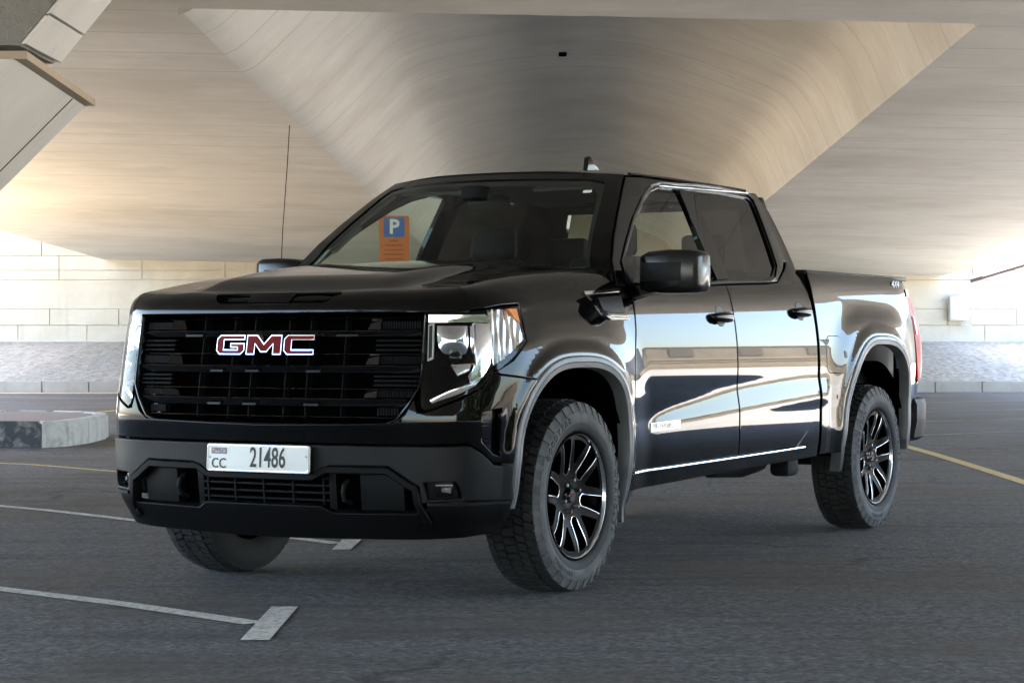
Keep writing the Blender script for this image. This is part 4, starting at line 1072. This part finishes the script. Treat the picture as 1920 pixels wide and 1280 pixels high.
t.base(a);h1=t.bump(t.noise(c,30,9,.8),1.,.02);t.norm(t.bump(vv_.outputs['Distance'],.35,.006,h1));t.rough(t.ramp(mid,[(.3,.62),(.7,.85)]))
A=Acc();A.raw([(-900,-900,0),(900,-900,0),(900,900,0),(-900,900,0)],[(0,1,2,3)]);g=struct(A.build('ground',asph));place(g)
# sunlit sand lot beyond the left edge and pale road beyond the right edge
sand=mat('sand',(.42,.34,.24),.95)
t=NT(sand);t.base(t.ramp(t.noise(t.coord(),1.5,7),[(.3,(.50,.38,.23)),(.7,(.64,.50,.33))]))
A=Acc();A.raw([(-60,24,.006),(-12.4,24,.006),(-12.4,46,.006),(-60,46,.006)],[(0,1,2,3)]);place(struct(A.build('sand_lot',sand)))
pale=mat('pale_paving',(.33,.30,.26),.9)
t=NT(pale);t.base(t.ramp(t.noise(t.coord(),2.5,7),[(.3,(.34,.31,.27)),(.7,(.44,.41,.36))]))
A=Acc();A.raw([(-30,-90,.006),(34,-90,.006),(34,-34,.006),(-30,-34,.006)],[(0,1,2,3)]);place(struct(A.build('forecourt',sand)))
A=Acc();A.raw([(26.0,6,.006),(43,6,.006),(43,110,.006),(26.0,110,.006)],[(0,1,2,3)]);place(struct(A.build('pavement',pale)))
rd=mat('dusty_road',(.2,.19,.18),.9)
t=NT(rd);t.base(t.ramp(t.noise(t.coord(),1.2,7),[(.3,(.38,.36,.335)),(.7,(.48,.46,.43))]))
A=Acc();A.raw([(13.0,6,.005),(26.0,6,.005),(26.0,110,.005),(13.0,110,.005)],[(0,1,2,3)]);place(struct(A.build('road',rd)))
# markings
mkd=mat('faded_white_paint',(.3,.3,.28),.8);t=NT(mkd);cc=t.coord();t.base(t.mix((.30,.295,.28),(.11,.108,.10),t.ramp(t.noise(cc,6,7,.7),[(.42,0),(.60,.9)])))
mk=mat('worn_white_paint',(.55,.54,.50),.75);t=NT(mk);cc=t.coord();t.base(t.mix((.62,.61,.56),(.16,.16,.155),t.ramp(t.noise(cc,26,9,.8),[(.47,0),(.60,.8)])));t.norm(t.bump(t.noise(cc,70,5,.75),.6,.006))
my=mat('worn_yellow_paint',(.55,.42,.16),.75);t=NT(my);cc=t.coord();t.base(t.mix((.58,.45,.20),(.14,.13,.11),t.ramp(t.noise(cc,30,6,.7),[(.48,0),(.66,.8)])));t.norm(t.bump(t.noise(cc,70,5,.75),.6,.006))
def gp(x,y):
    v=CZ*4143.9/(y-640);return ((x-960)/4143.9*v,v)
def line(pts,wpx,m,name='parking_line',w=None,z=.004):
    P=[Vector(gp(*p)) for p in pts];n=len(P);Lf=[];Rt=[]
    for i,p in enumerate(P):
        a=P[max(i-1,0)];b=P[min(i+1,n-1)];d=(b-a).normalized();q=Vector((-d.y,d.x));Lf.append(p+q*w/2);Rt.append(p-q*w/2)
    A=Acc();k=0
    for i in range(n-1):
        m_=max(1,int((P[i+1]-P[i]).length/.4))
        for j in range(m_):
            f0,f1=j/m_,(j+1)/m_
            A.raw([(*(Lf[i].lerp(Lf[i+1],f0)),z),(*(Rt[i].lerp(Rt[i+1],f0)),z),(*(Rt[i].lerp(Rt[i+1],f1)),z),(*(Lf[i].lerp(Lf[i+1],f1)),z)],[(0,1,2,3)])
    o=place(struct(A.build(name,m,smooth=False)));return o
line([(-60,1097),(240,1134),(478,1169)],0,mk,w=.105)
A=Acc();A.raw([(*gp(450,1201),.0045),(*gp(505,1201),.0045),(*gp(559,1138),.0045),(*gp(509,1138),.0045)],[(0,1,2,3)]);place(struct(A.build('parking_line_end',mk,smooth=False)))
line([(-60,943),(100,958),(272,978),(560,1010),(632,1019)],0,mk,w=.09)
A=Acc();A.raw([(*gp(622,1031),.0045),(*gp(657,1031),.0045),(*gp(678,1012),.0045),(*gp(642,1012),.0045)],[(0,1,2,3)]);place(struct(A.build('parking_line_end',mk,smooth=False)))
line([(-60,866),(60,871),(218,884),(420,900)],0,my,w=.09)
line([(-40,744),(120,746),(240,747),(500,750)],0,mkd,w=.22)
line([(150,775),(216,770),(260,766)],0,my,w=.14)
line([(1660,826),(1700,837),(1750,851),(1850,882),(1960,917)],0,my,w=.12)
line([(1600,826),(1730,816),(1850,811),(1960,808)],0,mkd,w=.12)
line([(1600,795),(1745,790),(1960,785)],0,mkd,w=.13)
line([(1600,776),(1745,772),(1960,766)],0,mkd,w=.14)
line([(1600,757),(1745,754),(1960,750)],0,mkd,w=.14)
# concrete
def concrete(name,c0,c1,streaks=True,strength=.5,scale=(.22,3.2,.22),warm=None):
    m=mat(name,c0,.75,spec=.3);t=NT(m)
    b=t.noise(t.coord(),.35,5,.6);f=t.noise(t.coord(),40,4,.6);mott=t.noise(t.coord(),1.6,7,.65,.4);fn=t.noise(t.coord(),12,6,.7)
    a=t.mix(c0,c1,t.ramp(mott,[(.3,0),(.7,1)]))
    if streaks:
        sA=t.noise(t.coord(scale),1.6,8,.66,.5);sB=t.noise(t.coord((scale[0]*.8,scale[1]*.9,scale[2]*.8)),.9,6,.75,.9);msk=t.noise(t.coord((.5,.5,.5)),.6,4,.6)
        a=t.mix(a,tuple(x*.88 for x in c0),t.mix((0,0,0),t.ramp(sA,[(.50,0),(.68,.38)]),t.ramp(mott,[(.42,0),(.62,1)])))
        a=t.mix(a,tuple(x*.80 for x in c0),t.mix((0,0,0),t.ramp(sB,[(.59,0),(.60,.6),(.61,.6),(.63,0)]),t.ramp(msk,[(.48,0),(.62,1)])))
        w=t.n.new('ShaderNodeTexWave');w.wave_type='BANDS';w.bands_direction='Y';w.inputs['Scale'].default_value=.26;w.inputs['Distortion'].default_value=.25;w.inputs['Detail'].default_value=2
        t.l.new(t.coord(),w.inputs['Vector']);jl=t.ramp(w.outputs['Fac'],[(0,1),(.0016,.8),(.004,0)])
        a=t.mix(a,tuple(x*.62 for x in c0),t.mix((0,0,0),jl,t.ramp(msk,[(.35,.2),(.6,.9)])))
        a=t.mix(a,tuple(x*y for x,y in zip(c0,(.80,.78,.74))),t.ramp(b,[(.46,0),(.72,.7)]))
        t.norm(t.bump(fn,.25,.01,t.bump(sA,strength*.30,.05)))
    else:
        a=t.mix(a,tuple(x*.78 for x in c0),t.ramp(b,[(.45,0),(.75,.6)]))
        a=t.mix(a,tuple(x*.70 for x in c0),t.ramp(t.noise(t.coord((3,3,.35)),1.3,6,.7),[(.56,0),(.74,.5)]))
        t.norm(t.bump(f,.25,.006))
    t.base(a);return m
csof=concrete('board_marked_concrete',(.64,.61,.545),(.74,.71,.645),True,.5)
cwal=concrete('smooth_concrete',(.46,.43,.38),(.54,.51,.46),False)
cpan=concrete('precast_concrete',(.46,.415,.33),(.54,.49,.40),False)
# ---- bridge: flat soffit, a vaulted channel from v=18 on, edge beams, deck above
def sz(u,v): return 4.02-.019*u-.0153*v
def chan(v):
    f=(v-18)/42;cl=-2.72+.0205*(v-18);cr=3.80+.0190*(v-18);return cl,cr
bridge=empty('bridge');tag(bridge,'concrete bridge overhead with a long vaulted channel in its underside','bridge')
bridge.matrix_world=EM
U0,U1,V0,V1=-11.1,11.7,-26,62
A=Acc();vs=[];fs=[]
def quad(a,b,c,d): A.raw([a,b,c,d],[(0,1,2,3)])
def S_(u,v): return (u,v,sz(u,v))
nU=6
for a,b in ((V0,18),):
    quad(S_(U0,a),S_(U1,a),S_(U1,b),S_(U0,b))
vs_=us(18,V1,22)
for i in range(len(vs_)-1):
    a,b=vs_[i],vs_[i+1];la,ra=chan(a);lb,rb_=chan(b)
    quad(S_(U0,a),S_(la,a),S_(lb,b),S_(U0,b));quad(S_(ra,a),S_(U1,a),S_(U1,b),S_(rb_,b))
A.build('soffit',csof,bridge,smooth=False)
# vault
def vprof(t_):     # t -1..1 -> height
    a=abs(t_)
    return np.interp(a,VT,VZ)
Vf=pchip([-1,-.97,-.9,-.75,-.66,-.58,-.45,-.3,-.1,.1,.22,.35,.5,.7,.86,.93,1.0],[0,.045,.25,.76,1.03,1.15,1.265,1.36,1.44,1.47,1.455,1.38,1.26,1.03,.80,.52,0])
A=Acc();vs=[];fs=[];ts=us(-1,1,60);n=len(ts)
for v in vs_:
    l,r=chan(v)
    for t_ in ts:
        u=(l+r)/2+(r-l)/2*t_;vs.append((u,v,sz(u,v)+Vf(t_)))
for i in range(len(vs_)-1):
    for k in range(n-1): fs.append((i*n+k,i*n+k+1,(i+1)*n+k+1,(i+1)*n+k))
A.raw(vs,fs);A.build('vault',csof,bridge,ang=60)
A=Acc();l,r=chan(18)   # closing wall at the near end of the channel
P=[((l+r)/2+(r-l)/2*t_,18,sz((l+r)/2,18)+Vf(t_)) for t_ in ts];P2=[(p[0],18,sz(p[0],18)) for p in P]
A.raw(P+P2,[(k,k+1,n+k+1,n+k) for k in range(n-1)]);A.build('channel_end',csof,bridge,smooth=False)
A=Acc();A.raw([(U0,V0,5.9),(U1,V0,5.9),(U1,V1,5.9),(U0,V1,5.9)],[(0,1,2,3)])
for u in (U0,U1): A.raw([(u,V0,6.9),(u,V1,6.9),(u,V1,sz(u,V1)),(u,V0,sz(u,V0))],[(0,1,2,3)]);uu_=u+(.25 if u<0 else -.25);A.raw([(uu_,V0,6.9),(uu_,V1,6.9),(uu_,V1,5.9),(uu_,V0,5.9),(u,V0,6.9),(u,V1,6.9)],[(0,1,2,3),(0,1,5,4)])
A.raw([(U0,V0,5.9),(U1,V0,5.9),(U1,V0,sz(U1,V0)),(U0,V0,sz(U0,V0))],[(0,1,2,3)]);A.build('deck',cwal,bridge,smooth=False)
ov=empty('shade_deck');tag(ov,'unseen concrete slab added high on the left to shade the gravel and the end of the wall','bridge');ov.matrix_world=EM
A=Acc();A.box((-14.2,54,8.2),(5.2,20,.8));A.build('shade_slab',cwal,ov,smooth=False);A=Acc();A.box((-16,62.5,3.9),(1,1,7.8),.1);A.build('shade_pier',cwal,ov,smooth=False)  # added slab on a pier, out of view, shading the left gravel
A=Acc();A.box((1055/4143.9*0+.66,31,4.9),(.22,.10,.02),.005)
p=(1055-960)/4143.9*30
A=Acc();A.box((p,30.,sz(.6,30)+1.43),(.11,.12,.05),.01);A.build('drain_outlet',dark,bridge)
# hanging cable at the left
A=Acc();v=26.4;u0=(543-960)/4143.9*v;z0=sz(u0,v);A.tube([(u0,v,z0),(u0-.03,v+.03,3.2),(u0-.09,v+.06,2.4),(u0-.14,v+.1,1.3),(u0-.15,v+.1,0)],.0055,6);o=A.build('cable',under);place(o);tag(o,'thin dark cable hanging from the soffit down behind the truck','cable')
# ---- abutment wall and gravel bank
wall=empty('abutment_wall');tag(wall,'long pale concrete abutment wall of precast panels behind the gravel bank','wall');wall.matrix_world=EM
A=Acc();VW=60.2
A.raw([(-60,VW,0),(60,VW,0),(60,VW,6.9),(-60,VW,6.9)],[(0,1,2,3)]);A.build('wall_core',dark if False else cwal,wall,smooth=False)
def row(z0,z1,w,off,proud,g=.022,xr=(-40,40)):
    x=xr[0]+off
    while x<xr[1]:
        A.box((x+w/2,VW-proud/2,(z0+z1)/2),(w-g,proud,z1-z0-.018));x+=w
A=Acc();row(1.10,1.53,1.88,.23,.035);row(1.53,1.97,1.88,1.10,.055);A.build('lower_panels',cpan,wall,smooth=False)
A=Acc();row(1.97,2.76,80,0,.03,0);row(2.76,3.02,2.26,.55,.04);row(3.02,3.42,2.26,.55,.045);row(3.42,4.3,4.5,.2,.06);row(4.3,5.6,4.5,.2,.06);A.build('upper_panels',cpan,wall,smooth=False)
A=Acc();A.box((0,VW-.09,1.10),(80,.18,.05));A.build('plinth',cwal,wall,smooth=False)
grav=mat('gravel',(.30,.29,.27),.9)
t=NT(grav);c=t.coord();v_=t.voro(c,14);gvv=t.voro(c,9);t.base(t.mix(t.mix(t.ramp(t.noise(c,20,6,.8),[(.35,(.20,.18,.145)),(.62,(.46,.41,.33))]),t.ramp(gvv.outputs['Color'],[(.2,(.14,.13,.115)),(.8,(.52,.49,.43))]),.5),(.22,.22,.21),t.ramp(v_.outputs['Distance'],[(.35,0),(.8,.5)])));t.norm(t.bump(v_.outputs['Distance'],.5,.02))
random.seed(8)
A=Acc();nx,ny=520,26;vs=[]
for j in range(ny+1):
    for i in range(nx+1):
        f=j/ny;vs.append((-26+52*i/nx+random.uniform(-.03,.03),47.3+12.85*f,.20+.88*f**.85+random.uniform(-.008,.008)*(0<j<ny)))
A.raw(vs,[(j*(nx+1)+i,j*(nx+1)+i+1,(j+1)*(nx+1)+i+1,(j+1)*(nx+1)+i) for j in range(ny) for i in range(nx)]);gv=place(A.build('gravel_bank',grav,smooth=False));gv['kind']='stuff'
kc=concrete('kerb_concrete',(.28,.26,.23),(.36,.34,.30),False)
A=Acc()
for k in range(56): A.box((-28+k+.5,47.15,.12),(.985,.28,.24),.015)
kb=place(struct(A.build('kerb',kc,smooth=False)))
A=Acc();A.raw([(-60,46.0,.005),(-2,46.0,.005),(-2,47.0,.005),(-60,47.0,.005)],[(0,1,2,3)]);place(struct(A.build('sand_strip',sand,smooth=False)))
# junction box and conduit on the right of the wall
jb=empty('junction_box',(0,0,0));tag(jb,'grey steel junction box with a thin conduit on the right part of the abutment wall','junction box');jb.matrix_world=EM@Matrix.Translation((12.1,59.95,1.98))
jm=mat('box_grey_paint',(.50,.50,.44),.5);A=Acc();A.box((0,0,0),(.50,.26,.66),.015);A.build('box_body',jm,jb);A=Acc();A.box((.0,-.138,0),(.44,.012,.60),.004);A.build('box_door',jm,jb)
A=Acc();A.tube([(.40,.05,.92),(.40,.05,-.40),(.36,.05,-.46),(.1,.05,-.46),(.05,.05,-.30)],.018,6);A.build('conduit',jm,jb)
# ramp parapet with maroon rail at far right
rp=empty('ramp_railing');tag(rp,'sloping maroon handrail over a pale ramp wall at the far right','railing');rp.matrix_world=EM
mar=mat('maroon_paint',(.03,.008,.007),.5);v=58.5
f=lambda x,y,dv=0:((x-960)/4143.9*v,v+dv,CZ+(640-y)/4143.9*v)
A=Acc();A.tube([f(1820,527),f(1870,512),f(2060,455)],.045,8);A.build('handrail',mar,rp)
A=Acc()
for k in range(9): x=1845+26*k;yb=527-(x-1820)*.30;A.tube([f(x,yb-2,.3),f(x,yb-34,.3)],.03,6)
A.build('rail_posts',cpan,rp)
# parking sign
sg_=empty('parking_sign');v=33.;u=(739-960)/4143.9*v;zt=CZ+(640-405)/4143.9*v;zb=CZ+(640-492)/4143.9*v;sg_.matrix_world=EM@Matrix.Translation((u,v,0));tag(sg_,'orange parking sign with a white P on blue, seen through the windscreen','sign')
om=mat('orange_sign',(.55,.15,.035),.45);bmn=mat('blue_sign',(.03,.13,.45),.4);gpst=mat('galvanised_post',(.35,.36,.37),.4,1)
A=Acc();A.prism(rr(0,(zt+zb)/2,.225,(zt-zb)/2,.03),(0,-.02,0),(1,0,0),(0,0,1),(0,1,0),.004);pn=A.build('sign_panel',om,sg_)
A=Acc();A.prism(rr(0,zt-.17,.155,.145,.02),(0,-.0235,0),(1,0,0),(0,0,1),(0,1,0),.003);bp=A.build('sign_blue_field',bmn,pn)
def face_v(bm,x,v,z): bm.transform(Matrix(((1,0,0,x),(0,0,-1,v),(0,1,0,z),(0,0,0,1))));return bm
A=Acc();A.bm(face_v(textbm('P',.30,.001,1.,.008),0,-.026,zt-.17));A.build('sign_letter',white,bp)
A=Acc()
for k,w in enumerate((.13,.26,.30,.30,.26)): A.box((0,-.0245,zt-.37-.068*k),(w,.002,.022 if k else .03))
A.build('sign_small_print',mat('sign_brown_print',(.30,.08,.02),.5),pn)
A=Acc();A.tube([(0,.02,0),(0,.02,zt-.05)],.03,10);A.build('sign_post',gpst,sg_)
# island with painted kerb
isl=[(-10.5,22.9),(-5.30,22.65),(-4.80,22.55),(-4.60,22.9),(-4.52,23.6),(-4.53,24.6),(-4.62,25.3),(-4.9,25.9),(-5.4,26.3),(-10.5,26.6)]
isl=[(p[0],p[1]) for p in isl]
kw=concrete('painted_white_kerb',(.56,.57,.57),(.66,.67,.67),False);kk_=mat('painted_black_kerb',(.035,.035,.035),.7)
t=NT(kw);cc=t.coord();t.base(t.mix((.50,.505,.50),(.20,.20,.19),t.ramp(t.noise(cc,5,7,.7),[(.48,0),(.66,.7)])))
t=NT(kk_);cc=t.coord();t.base(t.mix((.03,.03,.03),(.30,.29,.27),t.ramp(t.noise(cc,6,7,.7),[(.5,0),(.66,.7)])))
pav=mat('pink_pavers',(.36,.26,.23),.85);t=NT(pav);bk=t.n.new('ShaderNodeTexBrick');t.l.new(t.coord(),bk.inputs[0]);bk.inputs['Scale'].default_value=5;bk.inputs['Color1'].default_value=(.27,.23,.215,1);bk.inputs['Color2'].default_value=(.23,.20,.19,1);bk.inputs['Mortar'].default_value=(.2,.18,.17,1);t.base(bk.outputs[0])
D=densify(isl[:-1]+[isl[-1]],.52)
ko=empty('traffic_island');tag(ko,'raised paved traffic island with a black and white painted kerb','traffic island');ko.matrix_world=EM
A=Acc();A.m=0;H=.27
ccx,ccy=-8.,24.6;path=D
nI=[np.array(p) for p in ringoff(isl,.16)] if area(isl)>0 else [np.array(p) for p in ringoff(isl[::-1],.16)][::-1]
Dn=[];
for i in range(len(isl)-1):
    a,b=np.array(isl[i]),np.array(isl[i+1]);c,d=nI[i],nI[i+1];m=max(1,int(np.hypot(*(b-a))/.5+.5))
    for k in range(m):
        f0,f1=k/m+.012,(k+1)/m-.012;q=[a+(b-a)*f0,a+(b-a)*f1,c+(d-c)*f1,c+(d-c)*f0]
        mid=(a+(b-a)*(f0+f1)/2);A.m=1 if (i==0 and int((mid[0]+20)/1.0)%2==0) or i==1 else 0
        bm=bmesh.new();lo=[bm.verts.new((p[0],p[1],0)) for p in q];hi=[bm.verts.new((p[0],p[1],H)) for p in q];bm.faces.new(hi)
        for j in range(4): bm.faces.new((lo[j],lo[(j+1)%4],hi[(j+1)%4],hi[j]))
        bmesh.ops.bevel(bm,geom=[e for e in bm.edges if e.verts[0] in hi and e.verts[1] in hi],offset=.022,segments=2,affect='EDGES');bmesh.ops.recalc_face_normals(bm,faces=bm.faces[:]);A.bm(bm)
A.build('island_kerb',[kw,kk_],ko,smooth=False)
A=Acc();A.raw([(*p,H-.012) for p in nI],[tuple(range(len(nI)))]);A.build('island_paving',pav,ko,smooth=False)
# column capital at the upper left
colm=empty('bridge_column');tag(colm,'flared white concrete column with a stepped, grooved capital at the upper left','column');colm.matrix_world=EM
VC=15.
def cp(x,y,v=VC): return np.array([(x-960)/4143.9*v,v,CZ+(640-y)/4143.9*v])
def solid(name,front,back,m,parent,bev=0.):
    bm=bmesh.new();a=[bm.verts.new(p) for p in front];b=[bm.verts.new(p) for p in back];bm.faces.new(a);bm.faces.new(b[::-1]);n=len(a)
    for i in range(n): bm.faces.new((a[i],b[i],b[(i+1)%n],a[(i+1)%n]))
    bmesh.ops.recalc_face_normals(bm,faces=bm.faces[:])
    if bev: bmesh.ops.bevel(bm,geom=bm.edges[:],offset=bev,segments=2,affect='EDGES')
    A=Acc();A.bm(bm);return A.build(name,m,parent,smooth=False)
white_c=concrete('white_cladding',(.78,.75,.68),(.84,.81,.74),False)
rough_c=concrete('pebbled_concrete',(.30,.29,.26),(.44,.42,.38),False);t=NT(rough_c);t.norm(t.bump(t.noise(t.coord(),14,5,.7),.9,.05))
# plan of the column: square turned so its front face looks at the lens and its side face to the right
VB=17.6
# upper tier: bottom small, flaring up to the soffit
ztop=3.70
f0=[cp(-560,85),cp(35,85),None,None]
def tier(name,zb,zt,ub,ut,ub2,ut2,m,vb=VC,vt=VC,vb2=VB,vt2=VB):
    # right edge (near) ub->ut, right edge (far) ub2->ut2 ; left side mirrored about uc
    uc=-6.2
    L_=lambda u:2*uc-u
    front=[(L_(ub),vb,zb),(ub,vb,zb),(ut,vt,zt),(L_(ut),vt,zt)];back=[(L_(ub2),vb2,zb),(ub2,vb2,zb),(ut2,vt2,zt),(L_(ut2),vt2,zt)]
    return solid(name,front,back,m,colm)
U=lambda x,v:(x-960)/4143.9*v
Z=lambda y,v:CZ+(640-y)/4143.9*v
# near edge of side face x 35 (y85) .. far edge x 100 (y120) at same height
vf=VC*555/520.
tier('capital_upper',Z(85,VC),3.78,U(35,VC),U(35,VC)+.42*(3.78-Z(85,VC))/.5,U(100,vf),U(100,vf)+.80*(3.78-Z(85,VC))*1.02,rough_c,VC,VC,vf,vf)
a_=np.array([U(35,VC)+.012,VC-.0,Z(85,VC)-.0]);b_=np.array([U(100,vf)+.02,vf+.01,Z(85,VC)])
kx=.84;kx2=.816
def sidepanel(z0,z1):
    q=lambda b,k,z: b+np.array([k*(z-Z(85,VC))+.0,0,z-Z(85,VC)])
    fr=[q(a_,kx,z0),q(b_,kx2,z0),q(b_,kx2,z1),q(a_,kx,z1)];d=np.array([.03,-.012,0]);return solid('cladding_panel',[p+d for p in fr],[p-d*.2 for p in fr],white_c,colm)
sidepanel(Z(85,VC)+.01,Z(85,VC)+.20);sidepanel(Z(85,VC)+.215,3.77)
# lower tier
vl=VC*(640-96)/(640-187.)
zr=Z(96,VC)
rim_=empty('x') if False else None
def lower(name,z0,z1,off,m,slope=1.17):
    q=lambda x,v,z: (U(x,v)+off-(zr-z)*slope,v-off*.2,z)
    uc=-6.2;A_=[q(42,VC,z0),q(42,VC,z1),];B_=[q(172,vl,z0),q(172,vl,z1)]
    Lm=lambda p:(2*uc-p[0],p[1],p[2])
    front=[Lm(A_[0]) if A_[0][0]>uc else (uc-.3,VC,z0),A_[0] if A_[0][0]>uc else (uc+.3,VC,z0),A_[1],Lm(A_[1])]
    back=[Lm(B_[0]) if B_[0][0]>uc else (uc-.3,vl,z0),B_[0] if B_[0][0]>uc else (uc+.3,vl,z0),B_[1],Lm(B_[1])]
    return solid(name,front,back,m,colm)
lower('capital_rim',zr-.055,zr,.03,concrete('warm_lit_concrete',(.50,.40,.29),(.56,.46,.34),False),0)  # rim concrete tinted orange to carry the warm light on it
lower('capital_lower',zr-1.6,zr-.05,0.,white_c,1.0)
gm=mat('joint_shadow_grey',(.05,.047,.042),.9)
ga=lambda z,o: Vector((U(42,VC)+(U(172,vl)-U(42,VC))*.80-(zr-z)*1.0+o,VC+(vl-VC)*.80,z))
A=Acc();A.strip([[ga(z,-.02)+Vector((0,-.016,0)),ga(z,.004)+Vector((0,-.016,0)),ga(z,.004)+Vector((0,.016,0)),ga(z,-.02)+Vector((0,.016,0))] for z in (zr-1.5,zr-.06)]);A.build('groove_shade_strip',gm,colm,smooth=False)  # dark raised strip, the groove's shade painted as its colour
A=Acc();A.box((-6.2,(VC+vl)/2,.85),(1.4,2.2,1.75),.05);A.build('column_shaft',white_c,colm)
# ---- beyond the right edge: pale buildings and a boundary wall that the doors mirror
bm1=concrete('beige_render',(.52,.42,.30),(.60,.50,.37),False);bm2=concrete('cream_render',(.60,.54,.44),(.66,.60,.50),False)
bwin=mat('muted_window_beige',(.34,.29,.22),.6)  # windows toned towards the wall colour to fade in reflections
def bld(u,v,w,d,h,m,label,fl=2):
    b=empty('building');tag(b,label,'building');b.matrix_world=EM@Matrix.Translation((u,v,0))
    A=Acc();A.box((0,0,h/2),(w,d,h));A.build('walls',m,b,smooth=False)
    A=Acc()
    for k in range(fl): A.box((0,0,h*(k+1)/fl-.05),(w+.3,d+.3,.16))
    A.build('cornice',cpan,b,smooth=False)
    A=Acc()
    for k in range(fl):
        n=int(d/3.5)
        for j in range(n): A.box((-w/2-.01,-d/2+(j+.5)*d/n,h*(k+.5)/fl),(.08,1.3,h/fl*.45))
    A.build('windows',bwin,b,smooth=False)
bld(70,30,14,26,4.6,bm2,'long low cream building off to the right',2);bld(78,64,16,34,5.4,bm1,'beige two storey building off to the right, behind the cream one',2);bld(66,105,18,40,4.8,bm2,'far cream building at the end of the right hand road',2)
A=Acc();A.box((44,50,.85),(.3,150,1.7));A.box((44,50,1.75),(.45,150,.12));o=place(A.build('boundary_wall',bm1,smooth=False));tag(o,'low beige boundary wall running along the right hand road','wall')

leaf=mat('added_hedge_leaves',(.03,.045,.02),.7);t=NT(leaf);t.base(t.ramp(t.noise(t.coord(),3,5,.7),[(.3,(.012,.02,.008)),(.7,(.05,.07,.03))]))  # leafy screens added out of view to darken what the truck mirrors
def added_hedge(u0,u1,v0,h,label):
    rnd=random.Random(u0);A=Acc();n=int((u1-u0)*150)
    for k in range(n):
        u=rnd.uniform(u0,u1);f=rnd.random();z=h*f*(.9+.12*math.sin(u*.9)+.08*math.sin(u*2.3));v=v0+rnd.gauss(0,.45);r=rnd.uniform(.15,.34)
        d=Vector((rnd.gauss(0,1),rnd.gauss(0,1),rnd.gauss(0,1))).normalized();e=d.orthogonal().normalized()*r;g_=d.cross(e).normalized()*r*.6;p=Vector((u,v,max(z,.1)))
        A.raw([p-e,p-g_,p+e,p+g_],[(0,1,2,3)])
    A.box(((u0+u1)/2,v0+.3,h*.42),(u1-u0,.7,h*.84));o=place(A.build('added_hedge',leaf,smooth=False));tag(o,label,'added_hedge')
def added_hedge_v(v0,v1,u0,h,label):
    rnd=random.Random(v0);A=Acc();n=int((v1-v0)*150)
    for k in range(n):
        v=rnd.uniform(v0,v1);f=rnd.random();z=h*f*(.9+.12*math.sin(v*.9)+.08*math.sin(v*2.3));u=u0+rnd.gauss(0,.45);r=rnd.uniform(.15,.34)
        d=Vector((rnd.gauss(0,1),rnd.gauss(0,1),rnd.gauss(0,1))).normalized();e=d.orthogonal().normalized()*r;g_=d.cross(e).normalized()*r*.6;p=Vector((u,v,max(z,.1)))
        A.raw([p-e,p-g_,p+e,p+g_],[(0,1,2,3)])
    A.box((u0+.3,(v0+v1)/2,h*.42),(.7,v1-v0,h*.84));o=place(A.build('added_hedge',leaf,smooth=False));tag(o,label,'added_hedge')
added_hedge_v(-22,3,17.5,5.5,'unseen dark leafy screen added beside the bridge to darken reflections in the paint')
added_hedge(14,46,-22,6.5,'unseen dark leafy screen added behind the viewpoint on the right to darken reflections');added_hedge(-46,-12,-6,6.0,'unseen dark leafy screen added behind the viewpoint on the left to darken reflections')
